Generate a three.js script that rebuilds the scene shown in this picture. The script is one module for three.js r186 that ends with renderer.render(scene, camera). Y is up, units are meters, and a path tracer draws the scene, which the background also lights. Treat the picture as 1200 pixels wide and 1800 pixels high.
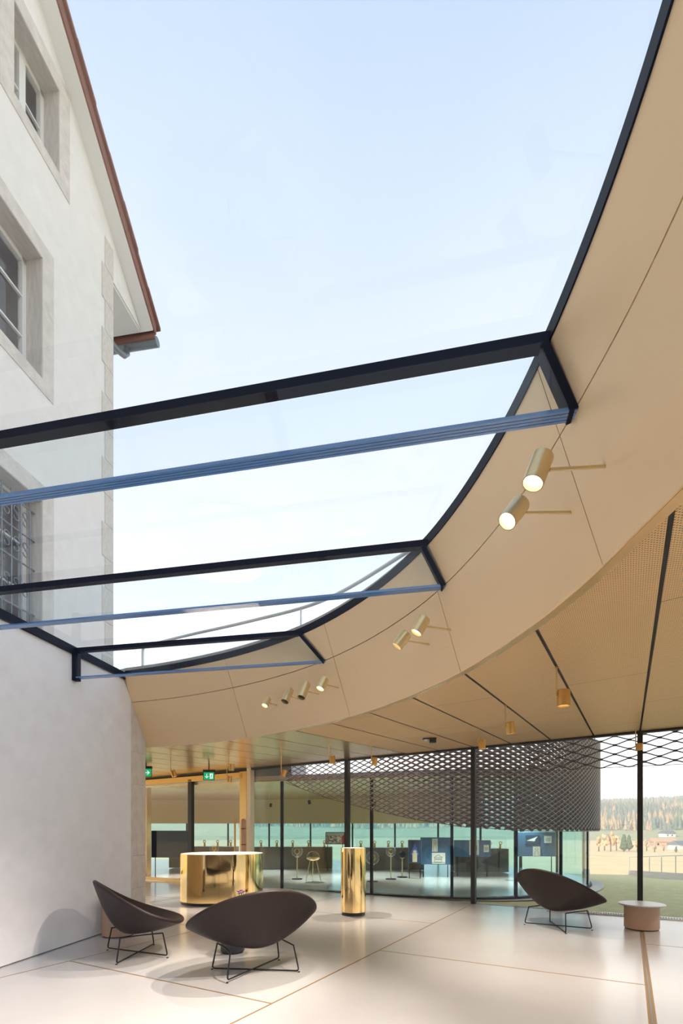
import * as THREE from 'three';
import { mergeGeometries } from 'three/addons/utils/BufferGeometryUtils.js';
import { RoundedBoxGeometry } from 'three/addons/geometries/RoundedBoxGeometry.js';
import { ImprovedNoise } from 'three/addons/math/ImprovedNoise.js';

// ---------------------------------------------------------------- camera, sky, sun, exposure
// Plan coordinates: [X, D] with X to the right and D the distance ahead of the tripod; world z = -D. Units are metres.
const scene = new THREE.Scene();
const camera = new THREE.PerspectiveCamera(90, 1200 / 1800, 0.05, 6000);
camera.position.set(0, 1.4, 0);
camera.setViewOffset(1200, 1800, 0, -552, 1200, 1800);      // rising front of a shift lens
const renderer = new THREE.WebGLRenderer({ antialias: true });
renderer.toneMapping = THREE.LinearToneMapping;
renderer.toneMappingExposure = 1.0;
renderer.shadowMap.enabled = true;

const { lerp, clamp, smoothstep } = THREE.MathUtils;
function makeSky() {                                        // clear winter air: pale at the horizon, light blue above
  const W = 256, H = 128, data = new Float32Array(W * H * 4);
  const stops = [[0, [2.2, 2.15, 2.1]], [10, [1.9, 1.92, 1.95]], [24, [1.25, 1.32, 1.4]], [31, [1.03, 1.1, 1.2]], [43, [0.9, 1.0, 1.13]], [58, [0.62, 0.78, 1.02]], [90, [0.5, 0.67, 0.98]]];
  for (let r = 0; r < H; r++) {
    const el = ((r + 0.5) / H - 0.5) * 180;
    let c = stops[0][1];
    for (let i = 1; i < stops.length; i++) if (el > stops[i - 1][0]) {
      const k = clamp((el - stops[i - 1][0]) / (stops[i][0] - stops[i - 1][0]), 0, 1);
      c = stops[i][1].map((v, j) => lerp(stops[i - 1][1][j], v, k));
    }
    if (el < 0) c = [0.5, 0.45, 0.38];
    for (let x = 0; x < W; x++) data.set([c[0], c[1], c[2], 1], (r * W + x) * 4);
  }
  const t = new THREE.DataTexture(data, W, H, THREE.RGBAFormat, THREE.FloatType);
  t.mapping = THREE.EquirectangularReflectionMapping; t.magFilter = THREE.LinearFilter; t.needsUpdate = true;
  return t;
}
scene.background = makeSky();
scene.environment = scene.background;
scene.backgroundIntensity = scene.environmentIntensity = 1.0;

const sun = new THREE.DirectionalLight(new THREE.Color(1.0, 0.86, 0.68), 7);   // low sun behind the old house
sun.name = 'sun_light';
sun.position.set(-72, 40, 57); sun.target.position.set(0, 0, 0);
sun.castShadow = true; sun.shadow.mapSize.set(4096, 4096);
Object.assign(sun.shadow.camera, { left: -60, right: 60, top: 60, bottom: -60, near: 1, far: 300 });
scene.add(sun, sun.target);

// ---------------------------------------------------------------- helpers
let seed = 7;
const rnd = () => { seed = (seed * 1664525 + 1013904223) >>> 0; return seed / 4294967296; };
const rr = (a, b) => a + (b - a) * rnd();
const noise = new ImprovedNoise();
const V = (x, y, z) => new THREE.Vector3(x, y, z);
const P = (p, h) => V(p[0], h, -p[1]);                      // plan point + height -> world
const TH = Math.atan(0.562), SN = Math.sin(TH), CS = Math.cos(TH);
const nt = (n, t) => [n * CS + t * SN, -n * SN + t * CS];   // floor grid: n across, t along the joints
const toNT = ([x, d]) => [x * CS - d * SN, x * SN + d * CS];
const taken = {};
function numbered(name) {
  const k = taken[name] = (taken[name] ?? -1) + 1;
  return k ? name + '_' + String(k).padStart(3, '0') : name;
}
function mesh(name, geo, mat, parent) {
  const m = new THREE.Mesh(Array.isArray(geo) ? merge(geo) : geo, mat);
  m.name = name; m.castShadow = m.receiveShadow = true; parent.add(m); return m;
}
function merge(list) {
  const g = list.map((x) => (x.index ? x.toNonIndexed() : x));
  for (const x of g) for (const k of Object.keys(x.attributes)) if (!['position', 'normal', 'uv'].includes(k)) x.deleteAttribute(k);
  return mergeGeometries(g);
}
function thing(name, label, category, pos, turn = 0, group) {
  const g = new THREE.Group(); g.name = numbered(name); scene.add(g);
  if (pos) g.position.copy(pos); g.rotation.y = turn;
  g.userData = { label, category }; if (group) g.userData.group = group;
  return g;
}
function structure(name, label, category) {
  const g = thing(name, label, category); g.name = name; g.userData.kind = 'structure'; return g;
}
function box(w, h, d, x = 0, y = 0, z = 0, ry = 0) { const g = new THREE.BoxGeometry(w, h, d); if (ry) g.rotateY(ry); return g.translate(x, y, z); }
function uvBox(g) {                                         // box-projected uv in metres
  const p = g.attributes.position, n = g.attributes.normal, uv = new Float32Array(p.count * 2);
  for (let i = 0; i < p.count; i++) {
    const ax = Math.abs(n.getX(i)), ay = Math.abs(n.getY(i)), az = Math.abs(n.getZ(i));
    if (ay > ax && ay > az) uv.set([p.getX(i), p.getZ(i)], i * 2);
    else if (ax > az) uv.set([p.getZ(i), p.getY(i)], i * 2); else uv.set([p.getX(i), p.getY(i)], i * 2);
  }
  g.setAttribute('uv', new THREE.BufferAttribute(uv, 2)); return g;
}
function beam(a, b, w, h) {                                 // rectangular bar from a to b: w sideways, h upwards
  const d = b.clone().sub(a), len = d.length(), g = new THREE.BoxGeometry(w, h, len);
  const z = d.normalize(), up = Math.abs(z.y) > 0.99 ? V(1, 0, 0) : V(0, 1, 0), x = up.clone().cross(z).normalize(), y = z.clone().cross(x);
  return g.applyMatrix4(new THREE.Matrix4().makeBasis(x, y, z).setPosition(a.clone().add(b).multiplyScalar(0.5)));
}
function rod(a, b, r, seg = 10) {
  const d = b.clone().sub(a), g = new THREE.CylinderGeometry(r, r, d.length(), seg);
  return g.applyQuaternion(new THREE.Quaternion().setFromUnitVectors(V(0, 1, 0), d.clone().normalize())).translate((a.x + b.x) / 2, (a.y + b.y) / 2, (a.z + b.z) / 2);
}
function tube(pts, r, seg = 40, rad = 8, tension = 0.5) { return new THREE.TubeGeometry(new THREE.CatmullRomCurve3(pts, false, 'catmullrom', tension), seg, r, rad, false); }
function bent(pts, r, fillet = 0.03) {                      // wire through corner points with small rounded bends
  const path = new THREE.CurvePath();
  let last = pts[0];
  for (let i = 1; i < pts.length; i++) {
    if (i === pts.length - 1) { path.add(new THREE.LineCurve3(last, pts[i])); break; }
    const a = pts[i].clone().add(pts[i - 1].clone().sub(pts[i]).setLength(fillet)), b = pts[i].clone().add(pts[i + 1].clone().sub(pts[i]).setLength(fillet));
    path.add(new THREE.LineCurve3(last, a)); path.add(new THREE.QuadraticBezierCurve3(a, pts[i], b)); last = b;
  }
  return new THREE.TubeGeometry(path, 90, r, 8, false);
}
function slab(points, y0, y1, holes = []) {                 // plan polygon(s) extruded from height y0 to y1
  const s = new THREE.Shape(points.map((p) => new THREE.Vector2(...p)));
  for (const h of holes) s.holes.push(new THREE.Path(h.map((p) => new THREE.Vector2(...p))));
  return new THREE.ExtrudeGeometry(s, { depth: y1 - y0, bevelEnabled: false }).rotateX(-Math.PI / 2).translate(0, y0, 0);
}
function gridGeo(rows, closedNormals = true) {              // rows of equal-length Vector3 lists -> smooth surface with uv in metres
  const nu = rows[0].length, pos = [], uv = [], idx = [];
  rows.forEach((r, i) => r.forEach((p, j) => { pos.push(p.x, p.y, p.z); uv.push(j && r.slice(1, j + 1).reduce((s, q, k) => s + q.distanceTo(r[k]), 0), i && p.distanceTo(rows[0][j])); }));
  for (let i = 0; i < rows.length - 1; i++) for (let j = 0; j < nu - 1; j++) { const a = i * nu + j, b = a + 1, c = a + nu, d = c + 1; idx.push(a, c, b, b, c, d); }
  const g = new THREE.BufferGeometry();
  g.setAttribute('position', new THREE.Float32BufferAttribute(pos, 3)); g.setAttribute('uv', new THREE.Float32BufferAttribute(uv, 2)); g.setIndex(idx); g.computeVertexNormals();
  return g;
}
function thickSheet(rows, thick) {                          // a sheet with a second skin and edges, offset along its normals
  const g = gridGeo(rows), n = g.attributes.normal, p = g.attributes.position, nu = rows[0].length;
  const back = rows.map((r, i) => r.map((q, j) => { const k = i * nu + j; return V(p.getX(k) - n.getX(k) * thick, p.getY(k) - n.getY(k) * thick, p.getZ(k) - n.getZ(k) * thick); }));
  const rev = back.map((r) => r.slice().reverse()), L = rows.length - 1;
  const edge = (a, b) => gridGeo([a, b]);
  return merge([g, gridGeo(rev), edge(back[0], rows[0]), edge(rows[L], back[L]), edge(rows.map((r) => r[0]), back.map((r) => r[0])), edge(back.map((r) => r[nu - 1]), rows.map((r) => r[nu - 1]))]);
}

// ---------------------------------------------------------------- textures and materials
function dataTex(size, f, srgb = false, rep = 1) {
  const d = new Uint8Array(size * size * 4);
  for (let y = 0; y < size; y++) for (let x = 0; x < size; x++) { const v = f(x / size, y / size); d.set([clamp(v[0], 0, 1) * 255, clamp(v[1], 0, 1) * 255, clamp(v[2], 0, 1) * 255, 255], (y * size + x) * 4); }
  const t = new THREE.DataTexture(d, size, size); t.wrapS = t.wrapT = THREE.RepeatWrapping; t.magFilter = THREE.LinearFilter; t.repeat.set(rep, rep);
  if (srgb) t.colorSpace = THREE.SRGBColorSpace; t.needsUpdate = true; return t;
}
const tileNoise = (u, v, f, z) => {                         // periodic noise on a torus blend
  const a = noise.noise(u * f, v * f, z), b = noise.noise((u - 1) * f, v * f, z), c = noise.noise(u * f, (v - 1) * f, z), e = noise.noise((u - 1) * f, (v - 1) * f, z);
  return lerp(lerp(a, b, u), lerp(c, e, u), v);
};
const fbm = (u, v, f, z) => tileNoise(u, v, f, z) + 0.5 * tileNoise(u, v, f * 2.1, z + 5) + 0.25 * tileNoise(u, v, f * 4.3, z + 9);
const grey = (v) => [v, v, v];
const concreteTex = dataTex(512, (u, v) => { const n = 0.95 + 0.022 * fbm(u, v, 5, 1) + 0.012 * fbm(u, v, 40, 3); return [n, n * 0.995, n * 0.985]; }, true, 1 / 2.7);
const concreteRough = dataTex(256, (u, v) => grey(0.62 + 0.10 * fbm(u, v, 6, 4)), false, 1 / 2.1);
const plasterTex = dataTex(256, (u, v) => grey(0.97 + 0.03 * fbm(u, v, 8, 6)), true, 1 / 1.7);
const plasterBump = dataTex(256, (u, v) => grey(0.5 + 0.35 * fbm(u, v, 30, 8)), false, 1 / 0.9);
const stoneTex = dataTex(256, (u, v) => { const n = 0.93 + 0.08 * fbm(u, v, 7, 11) + 0.05 * fbm(u, v, 60, 14); return [n, n * 0.985, n * 0.97]; }, true, 1 / 1.1);
const brushTex = dataTex(256, (u, v) => grey(0.88 + 0.05 * tileNoise(u, v, 4, 2) + 0.03 * fbm(u, v, 50, 1)), false, 1 / 0.8);
const grassTex = dataTex(512, (u, v) => { const n = fbm(u, v, 9, 21), m = fbm(u, v, 90, 23); return [0.81 + 0.11 * n + 0.09 * m, 0.78 + 0.06 * n + 0.10 * m, 0.58 + 0.05 * n + 0.08 * m]; }, true, 1 / 2.3);
const leatherBump = dataTex(256, (u, v) => grey(0.5 + 0.4 * fbm(u, v, 50, 31)), false, 1 / 0.25);
const hole = dataTex(64, (u, v) => { const d = Math.min(Math.hypot(u - 0.25, v - 0.25), Math.hypot(u - 0.75, v - 0.75)); return grey(smoothstep(d, 0.15, 0.19)); }, false, 1 / 0.022);
const S = (o) => new THREE.MeshStandardMaterial(o), Ph = (o) => new THREE.MeshPhysicalMaterial(o);
const C = (r, g, b) => new THREE.Color(r, g, b);
const pane = (r, g, b, spec = 1) => Ph({ color: C(r, g, b), transmission: 1, thickness: 0, roughness: 0.0, ior: 1.5, specularIntensity: spec });
const M = {
  concrete: Ph({ color: C(0.60, 0.59, 0.595), map: concreteTex, roughness: 0.55, roughnessMap: concreteRough, clearcoat: 0.55, clearcoatRoughness: 0.16 }),
  plaster: S({ color: C(0.85, 0.85, 0.89), map: plasterTex, roughness: 0.9, bumpMap: plasterBump, bumpScale: 0.0012 }),
  stone: S({ color: C(0.72, 0.70, 0.68), map: stoneTex, roughness: 0.85, bumpMap: plasterBump, bumpScale: 0.002 }),
  paleStone: S({ color: C(0.80, 0.785, 0.76), map: stoneTex, roughness: 0.9, bumpMap: plasterBump, bumpScale: 0.003 }),
  gravel: S({ color: C(0.55, 0.53, 0.5), map: stoneTex, roughness: 1 }),
  render: S({ color: C(0.90, 0.885, 0.86), map: plasterTex, roughness: 0.92, bumpMap: plasterBump, bumpScale: 0.003 }),
  whitePaint: S({ color: C(0.82, 0.82, 0.81), roughness: 0.5 }),
  brownTile: S({ color: C(0.30, 0.15, 0.12), map: stoneTex, roughness: 0.8 }),
  darkSteel: Ph({ color: C(0.006, 0.010, 0.024), roughness: 0.5, specularIntensity: 0.2 }),
  black: S({ color: C(0.015, 0.015, 0.016), roughness: 0.45 }),
  felt: S({ color: C(0.25, 0.24, 0.23), roughness: 0.95 }),
  blueGlassEdge: Ph({ color: C(0.07, 0.22, 0.52), roughness: 0.15, clearcoat: 1 }),
  champagne: S({ color: C(0.85, 0.645, 0.40), roughness: 0.5, roughnessMap: brushTex, metalness: 0.25 }),
  brassPerf: S({ color: C(0.85, 0.56, 0.27), roughness: 0.42, metalness: 0.45, alphaMap: hole, alphaTest: 0.5, side: THREE.DoubleSide }),
  brassSheet: S({ color: C(0.80, 0.53, 0.26), roughness: 0.30, roughnessMap: brushTex, metalness: 0.85 }),
  brassStrip: S({ color: C(0.36, 0.22, 0.09), roughness: 0.5, metalness: 0.5 }),
  brassFrame: S({ color: C(0.72, 0.46, 0.18), roughness: 0.3, metalness: 0.85 }),
  paleFrame: S({ color: C(0.85, 0.76, 0.6), roughness: 0.4, metalness: 0.3 }),
  gold: S({ color: C(0.95, 0.68, 0.30), roughness: 0.055, metalness: 1 }),
  lampBrass: S({ color: C(0.74, 0.60, 0.33), roughness: 0.33, metalness: 0.75 }),
  lampGold: S({ color: C(0.72, 0.45, 0.16), roughness: 0.3, metalness: 0.8 }),
  leather: Ph({ color: C(0.017, 0.009, 0.009), specularIntensity: 0.6, roughness: 0.5, bumpMap: leatherBump, bumpScale: 0.0006, sheen: 0.15, sheenColor: C(0.16, 0.08, 0.06), sheenRoughness: 0.5 }),
  wire: S({ color: C(0.012, 0.012, 0.014), roughness: 0.4, metalness: 0.4 }),
  tan: S({ color: C(0.50, 0.33, 0.24), roughness: 0.6, bumpMap: leatherBump, bumpScale: 0.0006 }),
  tableTop: S({ color: C(0.55, 0.54, 0.53), roughness: 0.3 }),
  darkTable: S({ color: C(0.03, 0.03, 0.04), roughness: 0.45 }),
  clear: pane(0.985, 0.99, 0.995), roofGlass: pane(0.95, 0.975, 0.99, 0.8), finGlass: pane(0.94, 0.97, 0.985, 0.5),
  facadeGlass: pane(0.93, 0.97, 0.96, 1), greenGlass: pane(0.68, 0.91, 0.95, 1),
  globe: pane(0.96, 0.98, 0.98, 1),
  lens: S({ color: C(1, 0.9, 0.75), emissive: C(1, 0.82, 0.6), emissiveIntensity: 4 }),
  lampInside: S({ color: C(0.8, 0.6, 0.4), roughness: 0.3, metalness: 0.6 }),
  meshMetal: S({ color: C(0.15, 0.115, 0.135), roughness: 0.35, metalness: 0.6 }),
  meshGlint: S({ color: C(0.55, 0.5, 0.5), roughness: 0.35, metalness: 0.5 }),  // paler metal, standing in for light caught on the blade edges
  zinc: S({ color: C(0.22, 0.25, 0.29), roughness: 0.5, metalness: 0.5 }),
  steel: S({ color: C(0.6, 0.62, 0.64), roughness: 0.35, metalness: 0.8 }),
};

// ---------------------------------------------------------------- plan of the place
const wallX = (d) => -3.36 + 0.16 * (d - 5.05);             // inner face of the plastered wall of the old house
const wallAt = (d) => [wallX(d), d];
const eDir = [0.158, 0.9874], eOut = [0.9874, -0.158];      // along that wall (away from the tripod), and square out of it into the room
const CORNER = wallAt(7.68);
const ROOF_H = 3.5, LIP_H = 2.6, SEAM_H = 3.18, T_GLASS = 9.25;
const CEN = [-2.7, 2.1];                                    // the flared rim of the rooflight, as radii about a point under it
const rimTop = [[0, 3.603], [4.5, 3.608], [9.8, 3.624], [15, 3.648], [21, 3.691], [26.5, 3.741], [34, 3.815], [41.8, 3.905], [49, 4.005], [56, 4.118], [63.3, 4.236], [69.2, 4.345], [79.3, 4.57], [88.6, 4.84], [95, 5.06], [112, 5.62]];
const rimLow = [[0, 3.910], [5, 3.925], [12.8, 3.960], [20, 4.015], [26.8, 4.088], [34, 4.178], [40.7, 4.285], [50.8, 4.475], [63.3, 4.752], [73.9, 5.06], [81.5, 5.32], [92.8, 5.68], [95, 5.76], [112, 6.25]];
const look = (tab, a) => { a = Math.min(Math.abs(a), tab[tab.length - 1][0]); let i = 1; while (i < tab.length - 1 && a > tab[i][0]) i++;
  const p0 = tab[Math.max(0, i - 2)], p1 = tab[i - 1], p2 = tab[i], p3 = tab[Math.min(tab.length - 1, i + 1)], k = (a - p1[0]) / (p2[0] - p1[0]), w = p2[0] - p1[0];
  const m1 = i === 1 ? 0 : ((p2[1] - p0[1]) / (p2[0] - p0[0])) * w, m2 = p3 === p2 ? p2[1] - p1[1] : ((p3[1] - p1[1]) / (p3[0] - p1[0])) * w;
  return (2 * k ** 3 - 3 * k * k + 1) * p1[1] + (k ** 3 - 2 * k * k + k) * m1 + (3 * k * k - 2 * k ** 3) * p2[1] + (k ** 3 - k * k) * m2; };
const rim = (deg, h) => {                                   // plan point of the flared rim at a height
  const k = (ROOF_H - h) / (ROOF_H - LIP_H), r = lerp(look(rimTop, deg), look(rimLow, deg), k), a = (deg * Math.PI) / 180;
  return [CEN[0] + r * Math.cos(a), CEN[1] + r * Math.sin(a)];
};
const RIM_A0 = -110, RIM_A1 = 93.4;
// ceiling: height at any floor-grid point
const rimNT = []; for (let a = RIM_A1; a >= -60; a -= 1) rimNT.push(toNT(rim(a, LIP_H)));
const lipT = (n) => { if (n <= rimNT[0][0]) return rimNT[0][1]; for (let i = 1; i < rimNT.length; i++) if (n <= rimNT[i][0]) { const k = (n - rimNT[i - 1][0]) / (rimNT[i][0] - rimNT[i - 1][0]); return lerp(rimNT[i - 1][1], rimNT[i][1], k); } return rimNT[rimNT.length - 1][1]; };
const glassTop = (n) => 2.88 - 0.02 * (0.145 - n);
const ceilH = (n, t) => { const t0 = lipT(n); return lerp(LIP_H + 0.02, glassTop(n), clamp((t - t0) / (T_GLASS - t0), 0, 1)); };

// ================================================================ THE SETTING
// floor: cast slabs between brass strips
{
  const floor = structure('floor', 'polished pale concrete floor with thin brass joints', 'floor');
  const lines = [-12.87, -10.265, -7.66, -5.06, -2.457, 0.145, 2.75, 5.35, 7.95], g = 0.009;
  mesh('screed', slab([nt(-12.87, -7), nt(7.95, -7), nt(7.95, 9.34), nt(-12.87, 9.34)], -0.2, -0.02), M.gravel, floor);
  const cuts = (k) => (k % 2 ? [-7, -0.55, 3.25, 7.07, 9.2] : [-7, -2.4, 1.4, 5.24, 9.2]);
  for (let k = 0; k < lines.length - 1; k++) {
    const n0 = lines[k] + (Math.abs(lines[k] - 0.145) < 0.01 ? 0.022 : g), n1 = lines[k + 1] - (Math.abs(lines[k + 1] - 0.145) < 0.01 ? 0.022 : g), ts = cuts(k);
    for (let j = 0; j < ts.length - 1; j++) {
      mesh('slab', slab([nt(n0, ts[j] + g), nt(n1, ts[j] + g), nt(n1, ts[j + 1] - g), nt(n0, ts[j + 1] - g)], -0.06, 0), M.concrete, floor);
      if (j) mesh('brass_strip', beam(P(nt(n0, ts[j]), -0.02), P(nt(n1, ts[j]), -0.02), 0.018, 0.041), M.brassStrip, floor);
    }
    const two = Math.abs(lines[k] - 0.145) < 0.01;
    for (const o of two ? [-0.018, 0.018] : [0]) if (k) mesh('brass_strip', beam(P(nt(lines[k] + o, -7), -0.02), P(nt(lines[k] + o, 9.2), -0.02), 0.018, 0.041), M.brassStrip, floor);
    if (two) mesh('joint_filler', beam(P(nt(lines[k], -7), -0.03), P(nt(lines[k], 9.2), -0.03), 0.024, 0.05), M.felt, floor);
  }
  // slotted heating grille in front of the glass
  const gr = mesh('floor_grille_bed', slab([nt(-1.2, 9.05), nt(7.95, 9.05), nt(7.95, 9.2), nt(-1.2, 9.2)], 0.0005, 0.003), M.zinc, floor);
  const slats = [beam(P(nt(-1.2, 9.055), 0.009), P(nt(7.95, 9.055), 0.009), 0.014, 0.014), beam(P(nt(-1.2, 9.195), 0.009), P(nt(7.95, 9.195), 0.009), 0.014, 0.014)];
  for (let n = -1.18; n < 7.9; n += 0.035) slats.push(beam(P(nt(n, 9.055), 0.009), P(nt(n, 9.195), 0.009), 0.02, 0.012));
  mesh('grille_slats', slats, M.whitePaint, gr).userData.kind = 'stuff';
}
// wall of the old house inside the room
{
  const w = structure('wall_left', 'white plastered wall of the old house with stone corner', 'wall');
  const back = (d) => [wallX(d) - eOut[0] * 0.46, d - eOut[1] * 0.46];
  mesh('plaster', slab([wallAt(-7.5), wallAt(7.3), back(7.3), back(-7.5)], 0.012, 3.44), M.plaster, w);
  mesh('base_profile', slab([[wallX(-7.5) - 0.03, -7.5], [wallX(7.3) - 0.03, 7.3], back(7.3), back(-7.5)], -0.02, 0.02), M.zinc, w);
  const cornerBack = [CORNER[0] - eOut[0] * 6, CORNER[1] - eOut[1] * 6];
  mesh('return_wall', slab([[CORNER[0] - 0.012, CORNER[1] - 0.004], cornerBack, [cornerBack[0] - 0.08, cornerBack[1] - 0.4], back(7.3), [wallX(7.3) - 0.012, 7.3]], 0, 3.44), M.stone, w);
  let y = 0.0, k = 0;
  while (y < 3.4) {
    const h = Math.min([0.50, 0.47, 0.53][k % 3], 3.44 - y), q = slab([wallAt(7.305), CORNER, [CORNER[0] - eOut[0] * 0.3, CORNER[1] - eOut[1] * 0.3], [wallX(7.305) - 0.3, 7.31]], y + 0.003, y + h - 0.003);
    mesh('stone_block', q, M.stone, w); y += h; k++;
  }
}
// other sides of the room, outside the frame
{
  const b = structure('wall_back', 'plain white wall behind the tripod', 'wall');
  mesh('plaster', slab([nt(-12.9, -7), nt(7.95, -7), nt(7.95, -7.25), nt(-12.9, -7.25)], -0.1, 3.5), M.plaster, b);
}
// flat roof with the opening of the rooflight
const roofHole = []; for (let a = RIM_A1; a >= RIM_A0; a -= 3) { const p = rim(a, ROOF_H), a2 = (a * Math.PI) / 180; roofHole.push([p[0] + 0.03 * Math.cos(a2), p[1] + 0.03 * Math.sin(a2)]); }
{
  const c = structure('ceiling', 'flared champagne rim of the rooflight and brass coloured ceiling panels', 'ceiling');
  // roof deck: an outline that runs along the wall and round the rim
  const endP = roofHole[roofHole.length - 1], first = roofHole[0];
  const outline = [...roofHole.slice().reverse(), [wallX(7.2) - 0.1, 7.2], wallAt(7.68), [CORNER[0] - eOut[0] * 6, CORNER[1] - eOut[1] * 6], nt(-12.9, 9.42), nt(8.2, 9.42), nt(8.2, -7.25), nt(-11, -7.25), [wallX(endP[1] - 0.2) - 0.3, endP[1] - 0.2]];
  mesh('roof_deck', slab(outline, ROOF_H + 0.005, ROOF_H + 0.1), M.gravel, c);
  mesh('roof_edge', slab([nt(-12.9, 9.36), nt(8.2, 9.36), nt(8.2, 9.42), nt(-12.9, 9.42)], 2.98, ROOF_H), M.zinc, c);
  mesh('head_closure', gridGeo([3.5, 0].map((h) => { const r = []; for (let k = 0; k <= 30; k++) { const n = lerp(-12.9, 8.2, k / 30); r.push(P(nt(n, 9.345), h || glassTop(n) - 0.02)); } return r; })), M.zinc, c);
  // flared rim, an upper and a lower band of sheet panels with open joints
  const seams = [93.4, 73.5, 51.2, 27.2, 3.5, -20, -44, -68, -92, -110];
  for (const [h0, h1] of [[ROOF_H - 0.02, SEAM_H + 0.003], [SEAM_H - 0.003, LIP_H]]) for (let i = 0; i < seams.length - 1; i++) {
    const a0 = seams[i] - (i ? 0.04 : 0), a1 = seams[i + 1] + 0.04, rows = [];
    for (let r = 0; r <= 6; r++) { const h = lerp(h0, h1, r / 6), row = []; for (let j = 0; j <= 16; j++) { const a = lerp(a0, a1, j / 16); row.push(P(rim(a, h), h)); } rows.push(row); }
    mesh('rim_panel', thickSheet(rows, -0.02), M.champagne, c);
  }
  const backRows = []; for (const h of [ROOF_H, LIP_H + 0.01]) { const row = []; for (let a = RIM_A1; a >= RIM_A0; a -= 2) { const p = rim(a, h), r = (a * Math.PI) / 180; row.push(P([p[0] + 0.035 * Math.cos(r), p[1] + 0.035 * Math.sin(r)], h)); } backRows.push(row); }
  mesh('rim_backing', gridGeo(backRows), M.zinc, c);
  const lip = [[-0.002, 0], [0.05, 0], [0.05, 0.03], [-0.002, 0.03], [-0.002, 0]].map(([o, y]) => { const r = []; for (let a = RIM_A1; a >= RIM_A0; a -= 1) { const k = (a * Math.PI) / 180, p = rim(a, LIP_H); r.push(P([p[0] + o * Math.cos(k), p[1] + o * Math.sin(k)], LIP_H - 0.004 + y)); } return r; });
  mesh('rim_lip', merge(lip.slice(1).map((r, i) => gridGeo([lip[i], r]))), M.brassSheet, c);
  // small capsule-shaped access caps in the upper band
  for (const [a, h] of [[14.6, 3.33], [40.9, 3.34], [86.8, 3.34]]) {
    const s = new THREE.Shape(), r = 0.035, l = 0.085; s.absarc(0, l, r, 0, Math.PI); s.absarc(0, -l, r, Math.PI, 2 * Math.PI); s.closePath();
    const hole2 = new THREE.Path(); hole2.absarc(0, l, r - 0.002, 0, Math.PI); hole2.absarc(0, -l, r - 0.002, Math.PI, 2 * Math.PI); s.holes.push(hole2);
    const g = new THREE.ExtrudeGeometry(s, { depth: 0.002, bevelEnabled: false, curveSegments: 10 });
    const p = P(rim(a, h), h), up = P(rim(a, h + 0.05), h + 0.05).sub(p).normalize(), side = P(rim(a - 1, h), h).sub(p).normalize(), n = side.clone().cross(up).normalize();
    if (n.dot(V(CEN[0], h, -CEN[1]).sub(p)) < 0) n.negate();
    const x = up.clone().cross(n).normalize();
    mesh('access_cap', g.applyMatrix4(new THREE.Matrix4().makeBasis(x, up, n).setPosition(p.addScaledVector(n, 0.001))), M.champagne, c);
  }
  // ceiling panels: strips 0.65 m wide between black gaps
  const gap = 0.011, strip = 0.65, n0 = 0.145 - strip * 20;
  for (let k = 0; k < 32; k++) {
    const a = n0 + k * strip + gap, b = a + strip - 2 * gap, perf = a > -4.0;
    const joints = [((k & 1) ? 5.15 : 6.65), ((k & 1) ? 2.0 : 3.4), ((k & 1) ? 8.2 : 9.9)].sort((x, y) => x - y);
    const tEnd = T_GLASS - 0.02;
    const starts = [-9, ...joints, tEnd];
    for (let j = 0; j < starts.length - 1; j++) {
      const rows = []; let empty = true;
      for (let r = 0; r <= 5; r++) {
        const n = lerp(a, b, r / 5), lo = Math.max(starts[j] + 0.004, lipT(n) + 0.01), hi = Math.min(starts[j + 1] - 0.004, tEnd), row = [];
        if (hi - lo > 0.03) empty = false;
        for (let q = 0; q <= 6; q++) { const t = lerp(Math.min(lo, hi - 0.002), hi, q / 6); row.push(P(nt(n, t), ceilH(n, t))); }
        rows.push(row);
      }
      if (empty) continue;
      if (!perf) { mesh('ceiling_panel', thickSheet(rows, -0.012), M.brassSheet, c); continue; }
      const g = gridGeo(rows), uv = g.attributes.uv;
      for (let r = 0; r <= 5; r++) for (let q = 0; q <= 6; q++) { const i = r * 7 + q, w = toNT([rows[r][q].x, -rows[r][q].z]); uv.setXY(i, w[0], w[1]); }
      mesh('ceiling_panel', g, M.brassPerf, c);
    }
  }
  const dark = []; for (let k = 0; k <= 24; k++) { const n = lerp(-12.8, 7.9, k / 24), row = [], l = lipT(n) + 0.02; for (let q = 0; q <= 6; q++) { const t = lerp(l, T_GLASS, q / 6); row.push(P(nt(n, t), ceilH(n, t) + 0.3)); } dark.push(row); }
  mesh('plenum_lining', gridGeo(dark), M.felt, c);
}
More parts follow.
